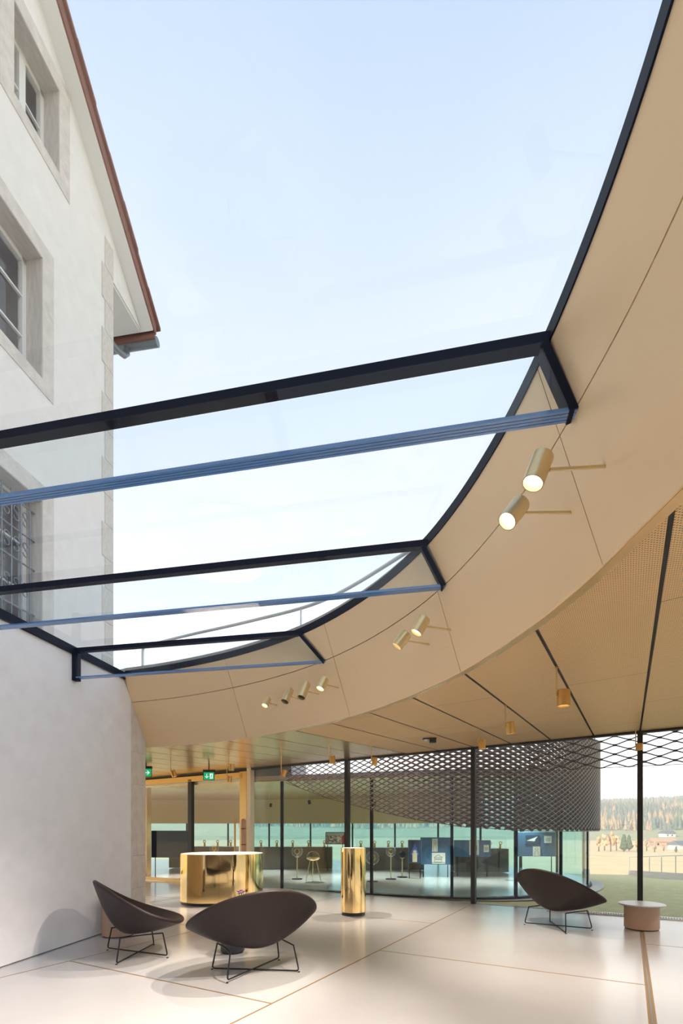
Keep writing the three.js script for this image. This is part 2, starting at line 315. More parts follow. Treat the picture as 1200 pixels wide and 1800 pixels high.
// rooflight: panes on glass fins
{
  const w = structure('window_1', 'large rooflight of clear panes carried on glass fins', 'window');
  const u = [0.2, 0.98], v = [0.98, -0.2], at = (q, p) => [q * u[0] + p * v[0], q * u[1] + p * v[1]];
  const rimP = (q, h) => { let best = null; for (let a = RIM_A1; a >= RIM_A0; a -= 0.25) { const c = rim(a, h), qq = c[0] * u[0] + c[1] * u[1], p = c[0] * v[0] + c[1] * v[1]; if (best === null || Math.abs(qq - q) < best[0]) if (p > -4) best = [Math.abs(qq - q), p]; } return best[1]; };
  const wallP = (q) => { let lo = -8, hi = 4; for (let i = 0; i < 40; i++) { const m = (lo + hi) / 2, c = at(q, m); if (c[0] > wallX(c[1])) hi = m; else lo = m; } return lo; };
  const qs = [-2.16, -0.66, 0.84, 2.346, 3.85, 5.35];
  // edge beams
  mesh('wall_beam', beam(P(wallAt(-4), 3.485), P(wallAt(7.2), 3.485), 0.07, 0.09), M.darkSteel, w);
  const sect = [[0.0, -0.05], [-0.03, -0.05], [-0.03, 0.025], [0.0, 0.025], [0, -0.05]], rows = sect.map(([o, y]) => { const r = []; for (let a = RIM_A1; a >= RIM_A0; a -= 1) { const k = (a * Math.PI) / 180, c = rim(a, ROOF_H); r.push(P([c[0] + (o + 0.012) * Math.cos(k), c[1] + (o + 0.012) * Math.sin(k)], ROOF_H + 0.02 + y)); } return r; });
  mesh('rim_beam', merge(rows.slice(1).map((r, i) => gridGeo([rows[i], r]))), M.darkSteel, w);
  // panes between the fin lines
  const fullQ = [-3.6, ...qs, 7.2];
  for (let i = 0; i < fullQ.length - 1; i++) {
    const q0 = fullQ[i] + (i ? 0.012 : 0), q1 = fullQ[i + 1] - 0.012, left = [], right = [];
    for (let k = 0; k <= 12; k++) { const q = lerp(q0, q1, k / 12), a = wallP(q), b = Math.max(rimP(q, ROOF_H), a + 0.01); left.push(at(q, a)); right.push(at(q, b)); }
    const g = gridGeo([left.map((p) => P(p, 3.53)), right.map((p) => P(p, 3.53))]);
    mesh('pane', g, M.roofGlass, w);
  }
  for (const q of qs) {
    const a = wallP(q) + 0.01, bt = rimP(q, ROOF_H - 0.03) - 0.012, bb = rimP(q, SEAM_H) - 0.012;
    const A = at(q, a), Bt = at(q, bt), Bb = at(q, bb);
    mesh('mullion', beam(P(A, 3.49), P(Bt, 3.49), 0.058, 0.05), M.darkSteel, w);
    const fin = new THREE.Group(); fin.name = 'glass_fin'; w.add(fin);
    for (const o of [-0.034, 0.034]) {
      const sh = (p) => [p[0] + u[0] * o, p[1] + u[1] * o];
      mesh('fin_pane', gridGeo([[P(sh(A), 3.465), P(sh(Bt), 3.465)], [P(sh(A), 3.17), P(sh(Bb), 3.17)]]), M.finGlass, fin);
    }
    for (let k = 0; k < 4; k++) { const o = -0.027 + k * 0.018, sh = (p) => [p[0] + u[0] * o, p[1] + u[1] * o]; mesh('edge_ply', beam(P(sh(A), 3.163), P(sh(Bb), 3.163), 0.0145, 0.014), M.blueGlassEdge, fin); }
    mesh('edge_film', beam(P(A, 3.168), P(Bb, 3.168), 0.062, 0.01), M.darkSteel, fin);
    mesh('end_shoe', beam(P(at(q, bt - 0.03), 3.46), P(at(q, bb - 0.012), 3.155), 0.08, 0.035), M.darkSteel, fin);
    mesh('wall_shoe', beam(P(at(q, a + 0.02), 3.46), P(at(q, a + 0.02), 3.13), 0.075, 0.07), M.darkSteel, fin);
  }
}
// glass front along the grid line, bay by bay
const POSTS = [-7.66, -5.06, -2.457, 0.145, 2.75, 5.35, 7.95];
{
  const labels = ['tall glass bay beside the pale brass door frame', 'glass bay behind the tall gold pedestal', 'glass bay between the two black posts behind the armchair', 'glass bay behind the low round table looking onto the lawn', 'glass bay beyond the right edge', 'glass bay at the far right end'];
  for (let i = 0; i < POSTS.length - 1; i++) {
    const w = structure('window_' + (i + 2), labels[i], 'window'), a = POSTS[i], b = POSTS[i + 1];
    const ang = -TH;
    const post = (n, mat, wd = 0.075) => mesh('post', box(wd, glassTop(n) + 0.02, 0.12, nt(n, T_GLASS)[0], (glassTop(n) + 0.02) / 2 - 0.0, -nt(n, T_GLASS)[1], ang), mat, w);
    post(b, M.black);
    mesh('head_rail', beam(P(nt(a, T_GLASS), glassTop(a) - 0.005), P(nt(b, T_GLASS), glassTop(b) - 0.005), 0.1, 0.06), M.black, w);
    mesh('sill_rail', beam(P(nt(a, T_GLASS + 0.03), -0.01), P(nt(b, T_GLASS + 0.03), -0.01), 0.06, 0.03), M.steel, w);
    const r = (n, h) => P(nt(n, T_GLASS + 0.03), h);
    mesh('pane', gridGeo([[r(a + 0.04, glassTop(a)), r(b - 0.04, glassTop(b))], [r(a + 0.04, 0), r(b - 0.04, 0)]]), M.facadeGlass, w);
  }
  const e = structure('window_8', 'glass end of the room beyond the right edge', 'window');
  for (let t = -7; t < 9; t += 2.6) mesh('post', box(0.075, 2.9, 0.12, nt(7.98, t)[0], 1.45, -nt(7.98, t)[1], -TH + Math.PI / 2), M.black, e);
  mesh('pane', gridGeo([[P(nt(8, -7), 3.5), P(nt(8, 9.25), 3.5)], [P(nt(8, -7), 0), P(nt(8, 9.25), 0)]]), M.facadeGlass, e);
  // brass framed doors on the left
  const d = structure('door_1', 'brass framed glass doors under the exit sign', 'door');
  const dp = (n, wd, mat, h = 2.62, dep = 0.1) => mesh('door_post', box(wd, h, dep, nt(n, T_GLASS)[0], h / 2, -nt(n, T_GLASS)[1], -TH), mat, d);
  const jamb = dp(-7.60, 0.11, M.paleFrame, 2.73, 0.14); jamb.userData.label = 'pale brass end post';
  dp(-7.78, 0.20, M.brassFrame, 2.66); dp(-9.48, 0.12, M.black, 2.55); dp(-11.9, 0.12, M.brassFrame);
  mesh('top_rail', beam(P(nt(-12.9, T_GLASS), 2.52), P(nt(-7.8, T_GLASS), 2.58), 0.1, 0.13), M.brassFrame, d);
  mesh('floor_track', beam(P(nt(-12.9, T_GLASS), 0.035), P(nt(-7.8, T_GLASS), 0.035), 0.1, 0.07), M.brassFrame, d);
  mesh('head_rail', beam(P(nt(-12.9, T_GLASS), 2.64), P(nt(-7.6, T_GLASS), 2.70), 0.06, 0.06), M.black, d);
  const r = (n, h) => P(nt(n, T_GLASS), h);
  for (const [a, b] of [[-11.84, -9.54], [-9.42, -7.88]]) mesh('pane', gridGeo([[r(a, 2.5), r(b, 2.5)], [r(a, 0.06), r(b, 0.06)]]), M.facadeGlass, d);
  const hp = nt(-7.62, T_GLASS - 0.22), handle = mesh('pull_handle', new THREE.CapsuleGeometry(0.055, 1.42, 8, 20).translate(hp[0], 0.80, -hp[1]), M.tan, d);
  for (const y of [1.34, 0.98, 0.3]) mesh('collar', new THREE.CylinderGeometry(0.0575, 0.0575, 0.018, 20).translate(hp[0], y, -hp[1]), M.black, handle);
  mesh('pull_bar', rod(P(nt(-7.98, T_GLASS - 0.1), 0.5), P(nt(-7.98, T_GLASS - 0.1), 1.55), 0.022), M.brassFrame, d);
}

// ================================================================ THE OLD HOUSE above the wall
{
  const F0 = [-3.43, 7.68], house = thing('old_house', 'white rendered old house with gabled roof seen through the rooflight', 'house', P(F0, 0), Math.atan2(eDir[1], eDir[0]));
  // local x runs along the facade (0 at the far corner, negative towards the tripod), y is height, z points out of the facade
  const roofLine = (a) => 10.215 - 0.81 * a, RIDGE = -8;
  const holes = [[-1.885, -1.145, 9.74, 10.8], [-2.44, -1.44, 6.86, 8.34], [-2.44, -1.44, 3.72, 5.37], [-4.1, -3.1, 9.74, 11.2], [-5.2, -4.2, 6.86, 8.34], [-5.2, -4.2, 3.72, 5.37], [-9, -8, 6.86, 8.34]];
  const f = new THREE.Shape([[-16, 3.3], [0, 3.3], [0, roofLine(0)], [RIDGE, roofLine(RIDGE)], [-16, roofLine(0)]].map((p) => new THREE.Vector2(...p)));
  for (const [a, b, c, d] of holes) f.holes.push(new THREE.Path([[a, c], [b, c], [b, d], [a, d]].map((p) => new THREE.Vector2(...p))));
  mesh('facade', new THREE.ExtrudeGeometry(f, { depth: 0.3, bevelEnabled: false }).translate(0, 0, -0.3), M.render, house);
  mesh('side_wall', box(0.3, 6.9, 9, -0.15, 6.75, -4.8), M.render, house);
  mesh('far_wall', box(0.3, 6.9, 9, -15.85, 6.75, -4.8), M.render, house);
  mesh('rear_wall', box(16, 6.9, 0.3, -8, 6.75, -9.4), M.render, house);
  // stone quoins at the corner
  let y = 3.45, k = 0;
  while (y < 10.0) { const h = Math.min(k % 2 ? 0.44 : 0.5, 10.15 - y), w = k % 2 ? 0.2 : 0.27; mesh('quoin_block', box(w, h - 0.008, 0.016, -w / 2 + 0.003, y + h / 2, 0.002), M.paleStone, house); y += h; k++; }
  const surround = 0.19;
  holes.forEach(([a, b, c, d], i) => {
    const g = new THREE.Group(); g.name = 'window'; house.add(g);
    const sh = new THREE.Shape([[a - surround, c - 0.16], [b + surround, c - 0.16], [b + surround, d + 0.2], [a - surround, d + 0.2]].map((p) => new THREE.Vector2(...p)));
    sh.holes.push(new THREE.Path([[a, c], [b, c], [b, d], [a, d]].map((p) => new THREE.Vector2(...p))));
    mesh('stone_surround', new THREE.ExtrudeGeometry(sh, { depth: 0.012, bevelEnabled: false }).translate(0, 0, -0.002), M.paleStone, g);
    const w = b - a, h = d - c, mx = (a + b) / 2, my = (c + d) / 2;
    mesh('reveal', [box(0.01, h, 0.22, a + 0.005, my, -0.105), box(0.01, h, 0.22, b - 0.005, my, -0.105), box(w, 0.01, 0.22, mx, d - 0.005, -0.105), box(w, 0.01, 0.22, mx, c + 0.005, -0.105)], M.stone, g);
    const fr = 0.07, two = [box(fr, h, 0.06, a + fr / 2, my, -0.24), box(fr, h, 0.06, b - fr / 2, my, -0.24), box(w, fr, 0.06, mx, d - fr / 2, -0.24), box(w, fr, 0.06, mx, c + fr / 2, -0.24), box(0.1, h, 0.07, mx, my, -0.24)];
    mesh('sash_frame', two, M.whitePaint, g);
    const rows = i === 0 ? 2 : 3;
    for (let r = 1; r < rows; r++) mesh('glazing_bar', box(w - 0.1, 0.022, 0.03, mx, c + (h * r) / rows, -0.232), M.whitePaint, g);
    for (const sx of [-1, 1]) mesh('pane', new THREE.PlaneGeometry(w / 2 - 0.1, h - 0.13).translate(mx + sx * (w / 4 + 0.005), my, -0.245), M.clear, g);
    mesh('curtain', new THREE.BoxGeometry(w * 0.42, h, 0.02).translate(a + w * 0.25, my, -0.5), M.whitePaint, g);
    mesh('room_behind', [box(w + 0.6, h + 0.6, 0.02, mx, my, -2.3), box(0.02, h + 0.6, 2, a - 0.3, my, -1.3), box(0.02, h + 0.6, 2, b + 0.3, my, -1.3), box(w + 0.6, 0.02, 2, mx, d + 0.3, -1.3), box(w + 0.6, 0.02, 2, mx, c - 0.3, -1.3)], M.plaster, g);
    if (c < 4) {                                            // wrought-iron grille with scrolls
      const bars = [], gr = new THREE.Group(); gr.name = 'iron_grille'; g.add(gr);
      for (const yy of [0.25, 0.8, 1.15, 1.5]) bars.push(rod(V(a, c + yy, -0.1), V(b, c + yy, -0.1), 0.011, 8));
      for (let q = 0; q < 7; q++) bars.push(rod(V(a + 0.08 + (q * (w - 0.16)) / 6, c + 0.02, -0.1), V(a + 0.08 + (q * (w - 0.16)) / 6, d - 0.06, -0.1), 0.009, 8));
      mesh('bar', bars, M.zinc, gr);
      for (let q = 0; q < 6; q++) for (const yy of [0.5, 0.98, 1.34]) for (const sg of [-1, 1]) mesh('scroll', new THREE.TorusGeometry(0.036, 0.007, 6, 16, 5).rotateZ(sg > 0 ? 0 : Math.PI).translate(a + 0.15 + (q * (w - 0.16)) / 6, c + yy + sg * 0.045, -0.1), M.zinc, gr);
    }
  });
  // roof: boarded verge, tile edge, boxed eave and gutter
  const roof = new THREE.Group(); roof.name = 'roof'; house.add(roof);
  const slope = (a0, a1, b0, b1, z0, z1, mat, name) => {    // sheet under the roof line, from offset b0 to b1 above it
    const g = new THREE.ExtrudeGeometry(new THREE.Shape([[a0, roofLine(a0) + b0], [a1, roofLine(a1) + b0], [a1, roofLine(a1) + b1], [a0, roofLine(a0) + b1]].map((p) => new THREE.Vector2(...p))), { depth: z1 - z0, bevelEnabled: false }).translate(0, 0, z0);
    return mesh(name, g, mat, roof);
  };
  slope(RIDGE, 0.8, 0.0, 0.04, -10, 0.2, M.whitePaint, 'soffit_boards');
  slope(RIDGE, 0.86, 0.03, 0.2, 0.2, 0.225, M.brownTile, 'verge_board');
  for (let i = 0; i < 26; i++) { const a0 = RIDGE + (i * 8.9) / 26, a1 = RIDGE + ((i + 1) * 8.9) / 26; slope(a0, a1 + 0.03, 0.2 + (i % 2) * 0.004, 0.25 + (i % 2) * 0.004, -10, 0.26 + (i % 3) * 0.006, M.brownTile, 'tile_course'); }
  const far = new THREE.ExtrudeGeometry(new THREE.Shape([[RIDGE, roofLine(RIDGE)], [RIDGE, roofLine(RIDGE) + 0.25], [-16.9, roofLine(0.9) + 0.25], [-16.9, roofLine(0.9)]].map((p) => new THREE.Vector2(...p))), { depth: 10.26, bevelEnabled: false }).translate(0, 0, -10);
  mesh('far_slope', far, M.brownTile, roof);
  const tri = new THREE.Shape([[0, 9.58], [0.76, 9.58], [0, roofLine(0)]].map((p) => new THREE.Vector2(...p)));
  mesh('gable_return', new THREE.ExtrudeGeometry(tri, { depth: 0.03, bevelEnabled: false }).translate(0, 0, -0.03), M.render, roof);
  mesh('eave_soffit', box(0.78, 0.03, 10, 0.39, 9.565, -5.02), M.whitePaint, roof);
  mesh('eave_board', box(0.03, 0.16, 10.2, 0.86, 9.58, -4.9), M.brownTile, roof);
  mesh('gutter', new THREE.CylinderGeometry(0.075, 0.075, 10.2, 14, 1, false).rotateX(Math.PI / 2).translate(0.95, 9.52, -4.9), M.zinc, roof);
  mesh('rain_pipe', tube([V(0.93, 9.5, -0.35), V(0.9, 9.32, -0.35), V(0.6, 9.22, -0.38), V(0.16, 9.16, -0.4), V(0.07, 9.0, -0.4), V(0.07, 3.6, -0.4)], 0.05, 60, 10), M.zinc, roof);
}

// ================================================================ OUTDOORS
const groundTable = [[0, -0.1], [13, -0.1], [17, -0.35], [24, -0.95], [60, -4.2], [120, -6.2], [200, -8.6], [300, -10], [400, -8], [500, -1], [620, 8], [800, 26], [1000, 44], [1200, 58], [1450, 66], [1800, 60], [3500, 30]];
const groundH = (r, a = 0) => { let i = 1; while (i < groundTable.length - 1 && r > groundTable[i][0]) i++; const [r0, h0] = groundTable[i - 1], [r1, h1] = groundTable[i], k = smoothstep(clamp((r - r0) / (r1 - r0), 0, 1), 0, 1) * 0.4 + clamp((r - r0) / (r1 - r0), 0, 1) * 0.6; return lerp(h0, h1, k) + (r > 90 ? noise.noise(r / 170, a * 3, 2) * Math.min(9, r / 90) : 0); };
const radial = ([x, d]) => Math.hypot(x, d) * 0.88;
{
  const rs = [], R = [0, 3, 6, 9, 12, 14, 16, 18, 20, 22, 25, 28, 33, 40, 50, 65, 80, 100, 125, 150, 180, 215, 250, 300, 350, 400, 450, 500, 560, 620, 700, 800, 900, 1000, 1100, 1200, 1300, 1450, 1700, 2200, 3200];
  const sector = (i0, i1, name, mat, kind) => {
    const rows = []; for (let i = i0; i <= i1; i++) { const row = []; for (let j = 0; j <= 96; j++) { const a = (j / 96) * Math.PI * 2; row.push(V(Math.sin(a) * R[i], groundH(R[i] * 0.88, a), -Math.cos(a) * R[i])); } rows.push(row); }
    const g = gridGeo(rows.map((r) => r.slice().reverse())), p = g.attributes.position, uv = g.attributes.uv; for (let k = 0; k < p.count; k++) uv.setXY(k, p.getX(k), p.getZ(k));
    g.computeVertexNormals();
    return mesh(name, g, mat, scene);
  };
  const tag = (m, label, category) => { m.userData = { label, category, kind: 'structure' }; return m; };
  const field = dataTex(256, (u, v) => { const n = fbm(u, v, 6, 41); return [0.86 + 0.07 * n, 0.78 + 0.06 * n, 0.62 + 0.05 * n]; }, true, 1 / 60);
  const far = dataTex(256, (u, v) => { const n = fbm(u, v, 8, 45); return [0.66 + 0.12 * n, 0.66 + 0.08 * n, 0.52 + 0.06 * n]; }, true, 1 / 150);
  tag(sector(0, 11, 'lawn', S({ map: grassTex, roughness: 0.95 })), 'short winter lawn outside the glass front', 'lawn');
  tag(sector(11, 25, 'field', S({ map: field, roughness: 1 })), 'dry straw coloured field beyond the lawn', 'field');
  tag(sector(25, 40, 'hillside', S({ map: far, roughness: 1 })), 'far hillside under the forest', 'hill');
}
// forest on the far hill: nobody could count it
{
  const cone = merge([new THREE.ConeGeometry(2.6, 9, 6).translate(0, 6.5, 0), new THREE.ConeGeometry(1.9, 8, 6).translate(0, 11, 0), new THREE.CylinderGeometry(0.3, 0.4, 3, 5).translate(0, 1.2, 0)]);
  const N = 15000, im = new THREE.InstancedMesh(cone, S({ color: 0xffffff, roughness: 1 }), N), m = new THREE.Matrix4(), col = new THREE.Color();
  for (let i = 0; i < N; i++) {
    const a = rr(-0.2, 0.85), r = Math.sqrt(rr(560 ** 2, 1500 ** 2)), s = rr(0.5, 1.0);
    m.compose(V(Math.sin(a) * r, groundH(r * 0.88, a) - 0.5, -Math.cos(a) * r), new THREE.Quaternion().setFromAxisAngle(V(0, 1, 0), rr(0, 6)), V(s * rr(0.8, 1.3), s, s));
    im.setMatrixAt(i, m);
    const larch = noise.noise(r / 90, a * 14, 7) > 0.08; im.setColorAt(i, larch ? col.setRGB(rr(0.40, 0.5), rr(0.32, 0.37), rr(0.2, 0.26)) : col.setRGB(rr(0.14, 0.19), rr(0.18, 0.24), rr(0.16, 0.2)));
  }
  im.name = 'forest'; im.castShadow = im.receiveShadow = true; im.userData = { label: 'mixed spruce and larch forest covering the far hill', category: 'forest', kind: 'stuff' }; scene.add(im);
}
// bare trees at the far edge of the field
function crown(r, h, s) {
  const g = new THREE.IcosahedronGeometry(1, 3), p = g.attributes.position;
  for (let i = 0; i < p.count; i++) { const v = V(p.getX(i), p.getY(i), p.getZ(i)), k = 1 + 0.35 * noise.noise(v.x * 2.2 + s, v.y * 2.2, v.z * 2.2) + 0.22 * noise.noise(v.x * 6 + s, v.y * 6, v.z * 6); p.setXYZ(i, v.x * r * k, v.y * h * k, v.z * r * k); }
  g.computeVertexNormals(); return g;
}
{
  const barkM = S({ color: C(0.22, 0.16, 0.12), roughness: 1 }), tones = [C(0.55, 0.38, 0.24), C(0.62, 0.46, 0.30), C(0.13, 0.17, 0.11), C(0.45, 0.36, 0.30)].map((c) => S({ color: c, roughness: 1 }));
  const list = [[1052, 0, 6, 'leftmost straw coloured bare tree beside the dark mesh'], [1062, 1, 7.5, 'tall pale bare tree next to the leftmost one'], [1073, 0, 8, 'golden bare tree in the middle of the row'], [1083, 1, 7, 'pale golden bare tree left of the evergreen'], [1096, 2, 6.5, 'dark evergreen tree at the end of the field'], [1105, 2, 6.2, 'dark evergreen tree just left of the black post'], [1120, 0, 5, 'bare tree hidden partly by the black post'], [1136, 3, 5, 'grey brown bare tree right of the black post'], [1150, 3, 4.4, 'low grey bare tree left of the rust coloured barn'], [1166, 3, 3.2, 'small grey shrub in front of the rust coloured barn'], [1188, 2, 2.4, 'small dark shrub at the right end of the field']];
  for (const [px, k, h, label] of list) {
    const D = 198 + (list.findIndex((q) => q[0] === px) % 2) * 14, p = [((px - 600) / 900) * D, D], y = groundH(radial(p), Math.atan2(p[0], p[1]));
    const t = thing('tree', label, 'tree', P(p, y), 0, 'trees at the end of the field');
    mesh('trunk', new THREE.CylinderGeometry(0.15, 0.3, h * 0.5, 7).translate(0, h * 0.25, 0), barkM, t);
    const parts = [];
    if (k === 2) for (let q = 0; q < 4; q++) parts.push(crown(h * (0.2 - q * 0.035), h * 0.2, px + q).translate(rr(-0.05, 0.05) * h, h * (0.3 + q * 0.19), 0));
    else for (let q = 0; q < 9; q++) { const a = rr(0, 6.28), y2 = rr(0.32, 0.88); parts.push(crown(h * rr(0.05, 0.09), h * rr(0.09, 0.15), px + q * 3).translate(Math.cos(a) * h * 0.14 * (1.1 - y2), h * y2, Math.sin(a) * h * 0.14)); }
    mesh('crown', parts, tones[k], t);
    for (let q = 0; q < 5; q++) { const a = rr(0, 6.28); mesh('branch', rod(V(0, h * (0.25 + q * 0.08), 0), V(Math.cos(a) * h * 0.15, h * (0.5 + q * 0.09), Math.sin(a) * h * 0.15), 0.07, 5), barkM, t); }
  }
  const hs = [[1172, 380, 9, 5, 0.2, 'small white farmhouse below the forest', M.render], [1164, 300, 12, 5, -0.3, 'low rust coloured barn behind the bare trees', S({ color: C(0.5, 0.33, 0.24), roughness: 0.9 })], [1198, 250, 11, 4.5, 0.35, 'white barn with grey roof at the right edge', M.render]];
  for (const [px, D, w, h, turn, label, mat] of hs) {
    const p = [((px - 600) / 900) * D, D], y = groundH(radial(p), Math.atan2(p[0], p[1])), b = thing('farmhouse', label, 'house', P(p, y - 0.3), turn, 'farm buildings in the valley');
    mesh('walls', box(w, h * 0.6, 6, 0, h * 0.3, 0), mat, b);
    const s = new THREE.Shape([[-3.6, h * 0.56], [3.6, h * 0.56], [0, h]].map((q) => new THREE.Vector2(...q)));
    mesh('roof', new THREE.ExtrudeGeometry(s, { depth: w + 1, bevelEnabled: false }).translate(0, 0, -(w + 1) / 2).rotateY(Math.PI / 2), mat === M.render ? M.zinc : mat, b);
    for (const x of [-w / 4, w / 6]) mesh('window', box(0.9, 1.1, 0.1, x, h * 0.3, 3.02), M.darkSteel, b);
  }
}
// ramp with a railing beyond the lawn
{
  const a = [14.9, 26.5], b = [12.6, 18.4], t = thing('concrete_ramp', 'pale concrete ramp with thin steel railing beyond the lawn', 'ramp', P(a, 0)), r = t;
  const o = P(a, 0), at = (k, h, off = 0) => { const p = [lerp(a[0], b[0], k) + off, lerp(a[1], b[1], k)]; return P(p, groundH(radial(p)) + h).sub(o); };
  for (let i = 0; i <= 5; i++) mesh('post', rod(at(i / 5, -0.1), at(i / 5, 0.92), 0.018, 8), M.steel, t);
  for (let i = 0; i < 5; i++) mesh('infill_pane', gridGeo([[at(i / 5, 0.8), at((i + 1) / 5, 0.8)], [at(i / 5, 0.12), at((i + 1) / 5, 0.12)]]), M.clear, t);
  mesh('handrail', rod(at(0, 0.92), at(1, 0.92), 0.022, 8), M.steel, t);
  mesh('ramp_kerb', beam(at(-0.02, 0.08, 0.1), at(1.1, 0.08, 0.1), 0.25, 0.3), M.stone, r);
  mesh('ramp_deck', beam(at(-0.02, 0.02, 0.8), at(1.1, 0.02, 0.8), 1.3, 0.2), M.stone, r);
}
// handrail on the roof above the rooflight
{
  const t = thing('roof_railing', 'grey tubular handrail on the roof beyond the rooflight', 'railing', V(0, 3.6, 0));
  const pts = [[-3.55, 9.15], [-3.4, 9.05], [-2.5, 8.55], [-1.43, 8.0], [-0.3, 7.3], [0.68, 6.1], [1.5, 4.8], [2.0, 3.2], [2.15, 1.5]].map((p) => P(p, 1.0));
  const c = new THREE.CatmullRomCurve3(pts);
  mesh('handrail', new THREE.TubeGeometry(c, 80, 0.024, 8), M.steel, t);
  mesh('end_bend', bent([pts[0].clone().add(V(0, -1.0, 0)), pts[0].clone(), pts[1].clone()], 0.024, 0.09), M.steel, t);
  for (const k of [0.33, 0.55, 0.75, 0.95]) { const p = c.getPointAt(k); mesh('post', rod(p, p.clone().setY(0), 0.014, 8), M.steel, t); }
}

// ================================================================ THE OTHER WING across the grass
const wing = new THREE.CatmullRomCurve3([[-2.07, 11.9], [-1.3, 11.62], [-0.3, 11.25], [0.627, 10.86], [1.4, 10.55], [2.22, 10.32], [2.9, 10.25], [3.52, 10.35], [4.2, 10.65], [4.9, 11.15], [5.7, 12.0], [6.3, 13.0], [6.62, 14.2], [6.55, 15.8], [5.9, 17.6], [4.4, 19.4], [2, 20.6], [-2, 21.3], [-8, 21.5], [-14, 20]].map((p) => V(p[0], 0, -p[1])), false, 'centripetal');
wing.arcLengthDivisions = 800;
const WL = wing.getLength(), wingAt = (s, off = 0) => { const k = clamp(s / WL, 0, 1), p = wing.getPointAt(k), t = wing.getTangentAt(k), n = V(-t.z, 0, t.x); return p.addScaledVector(n, off); };
const wingS = (x, d) => { let best = [9e9, 0]; for (let s = 0; s < WL; s += 0.02) { const p = wingAt(s), e = Math.hypot(p.x - x, p.z + d); if (e < best[0]) best = [e, s]; } return best[1]; };
{
  const b = thing('glass_wing', 'curved glass wing of the museum across the narrow grass strip', 'building');
  const outline = []; for (let s = 0; s <= WL; s += 0.25) { const p = wingAt(s); outline.push([p.x, -p.z]); }
  const poly = [...outline, [-14, 13.5], nt(-12.9, 9.3), nt(-7.6, 9.32)];
  mesh('wing_floor', slab(poly, -0.09, -0.005), M.concrete, b);
  mesh('wing_ceiling', slab(poly, 2.42, 2.45), M.brassSheet, b);
  mesh('wing_roof', slab(poly, 2.451, 2.55), M.steel, b);
  mesh('link_roof', slab([...outline.filter(([x, d]) => x < -1.0 && d < 13), [-1.0, 14.5], [-6, 16], nt(-12.9, 9.44), nt(-7.6, 9.44)], 2.555, 3.3), M.zinc, b);
  const ring = (h, w, y) => { const rows = []; for (const [o, yy] of [[w, y], [w, y + h], [-w, y + h], [-w, y], [w, y]]) { const r = []; for (let s = 0; s <= WL; s += 0.2) { const p = wingAt(s, o); p.y = yy; r.push(p); } rows.push(r); } return merge(rows.slice(1).map((r, i) => gridGeo([rows[i], r]))); };
  mesh('base_channel', ring(0.04, 0.04, -0.07), M.darkSteel, b);
  mesh('gravel_border', (() => { const rows = [0.05, 0.32].map((o) => { const r = []; for (let s = 4; s <= WL * 0.6; s += 0.2) { const p = wingAt(s, o * clamp((s - 4) / 3, 0.1, 1)); p.y = -0.075; r.push(p); } return r; }); return gridGeo(rows); })(), M.stone, b);
  const cuts = [wingS(-2.07, 11.9), wingS(-1.35, 11.63), wingS(0.63, 10.86), wingS(2.22, 10.32), wingS(3.52, 10.35), wingS(4.72, 11.0)];
  while (cuts[cuts.length - 1] + 1.8 < WL) cuts.push(cuts[cuts.length - 1] + 1.75);
  for (let i = 0; i < cuts.length - 1; i++) {
    const rows = [2.42, -0.05].map((h) => { const r = []; for (let k = 0; k <= 8; k++) { const p = wingAt(lerp(cuts[i], cuts[i + 1], k / 8)); p.y = h; r.push(p); } return r; });
    mesh('curved_pane', gridGeo(rows), M.greenGlass, b);
    const p = wingAt(cuts[i + 1], -0.01), q = wing.getTangentAt(cuts[i + 1] / WL); mesh('mullion', box(0.06, 2.45, 0.05, p.x, 1.19, p.z, Math.atan2(-q.z, q.x)), M.darkSteel, b);
  }
  // cream bulkhead over the far glass
  mesh('bulkhead', (() => { const rows = [[2.42, -1.6], [1.5, -1.6], [1.5, -1.5], [2.42, -1.5]].map(([h, o]) => { const r = []; for (let s = wingS(5.9, 17.6); s <= WL; s += 0.4) { const p = wingAt(s, o); p.y = h; r.push(p); } return r; }); return merge(rows.slice(1).map((r, i) => gridGeo([rows[i], r]))); })(), S({ color: C(0.72, 0.58, 0.32), roughness: 0.6 }), b);
  mesh('inner_wall', slab([[-9, 14.6], [-5.4, 14.2], [-5.35, 14.4], [-9, 14.9]], 0, 2.42), M.brassSheet, b);
}
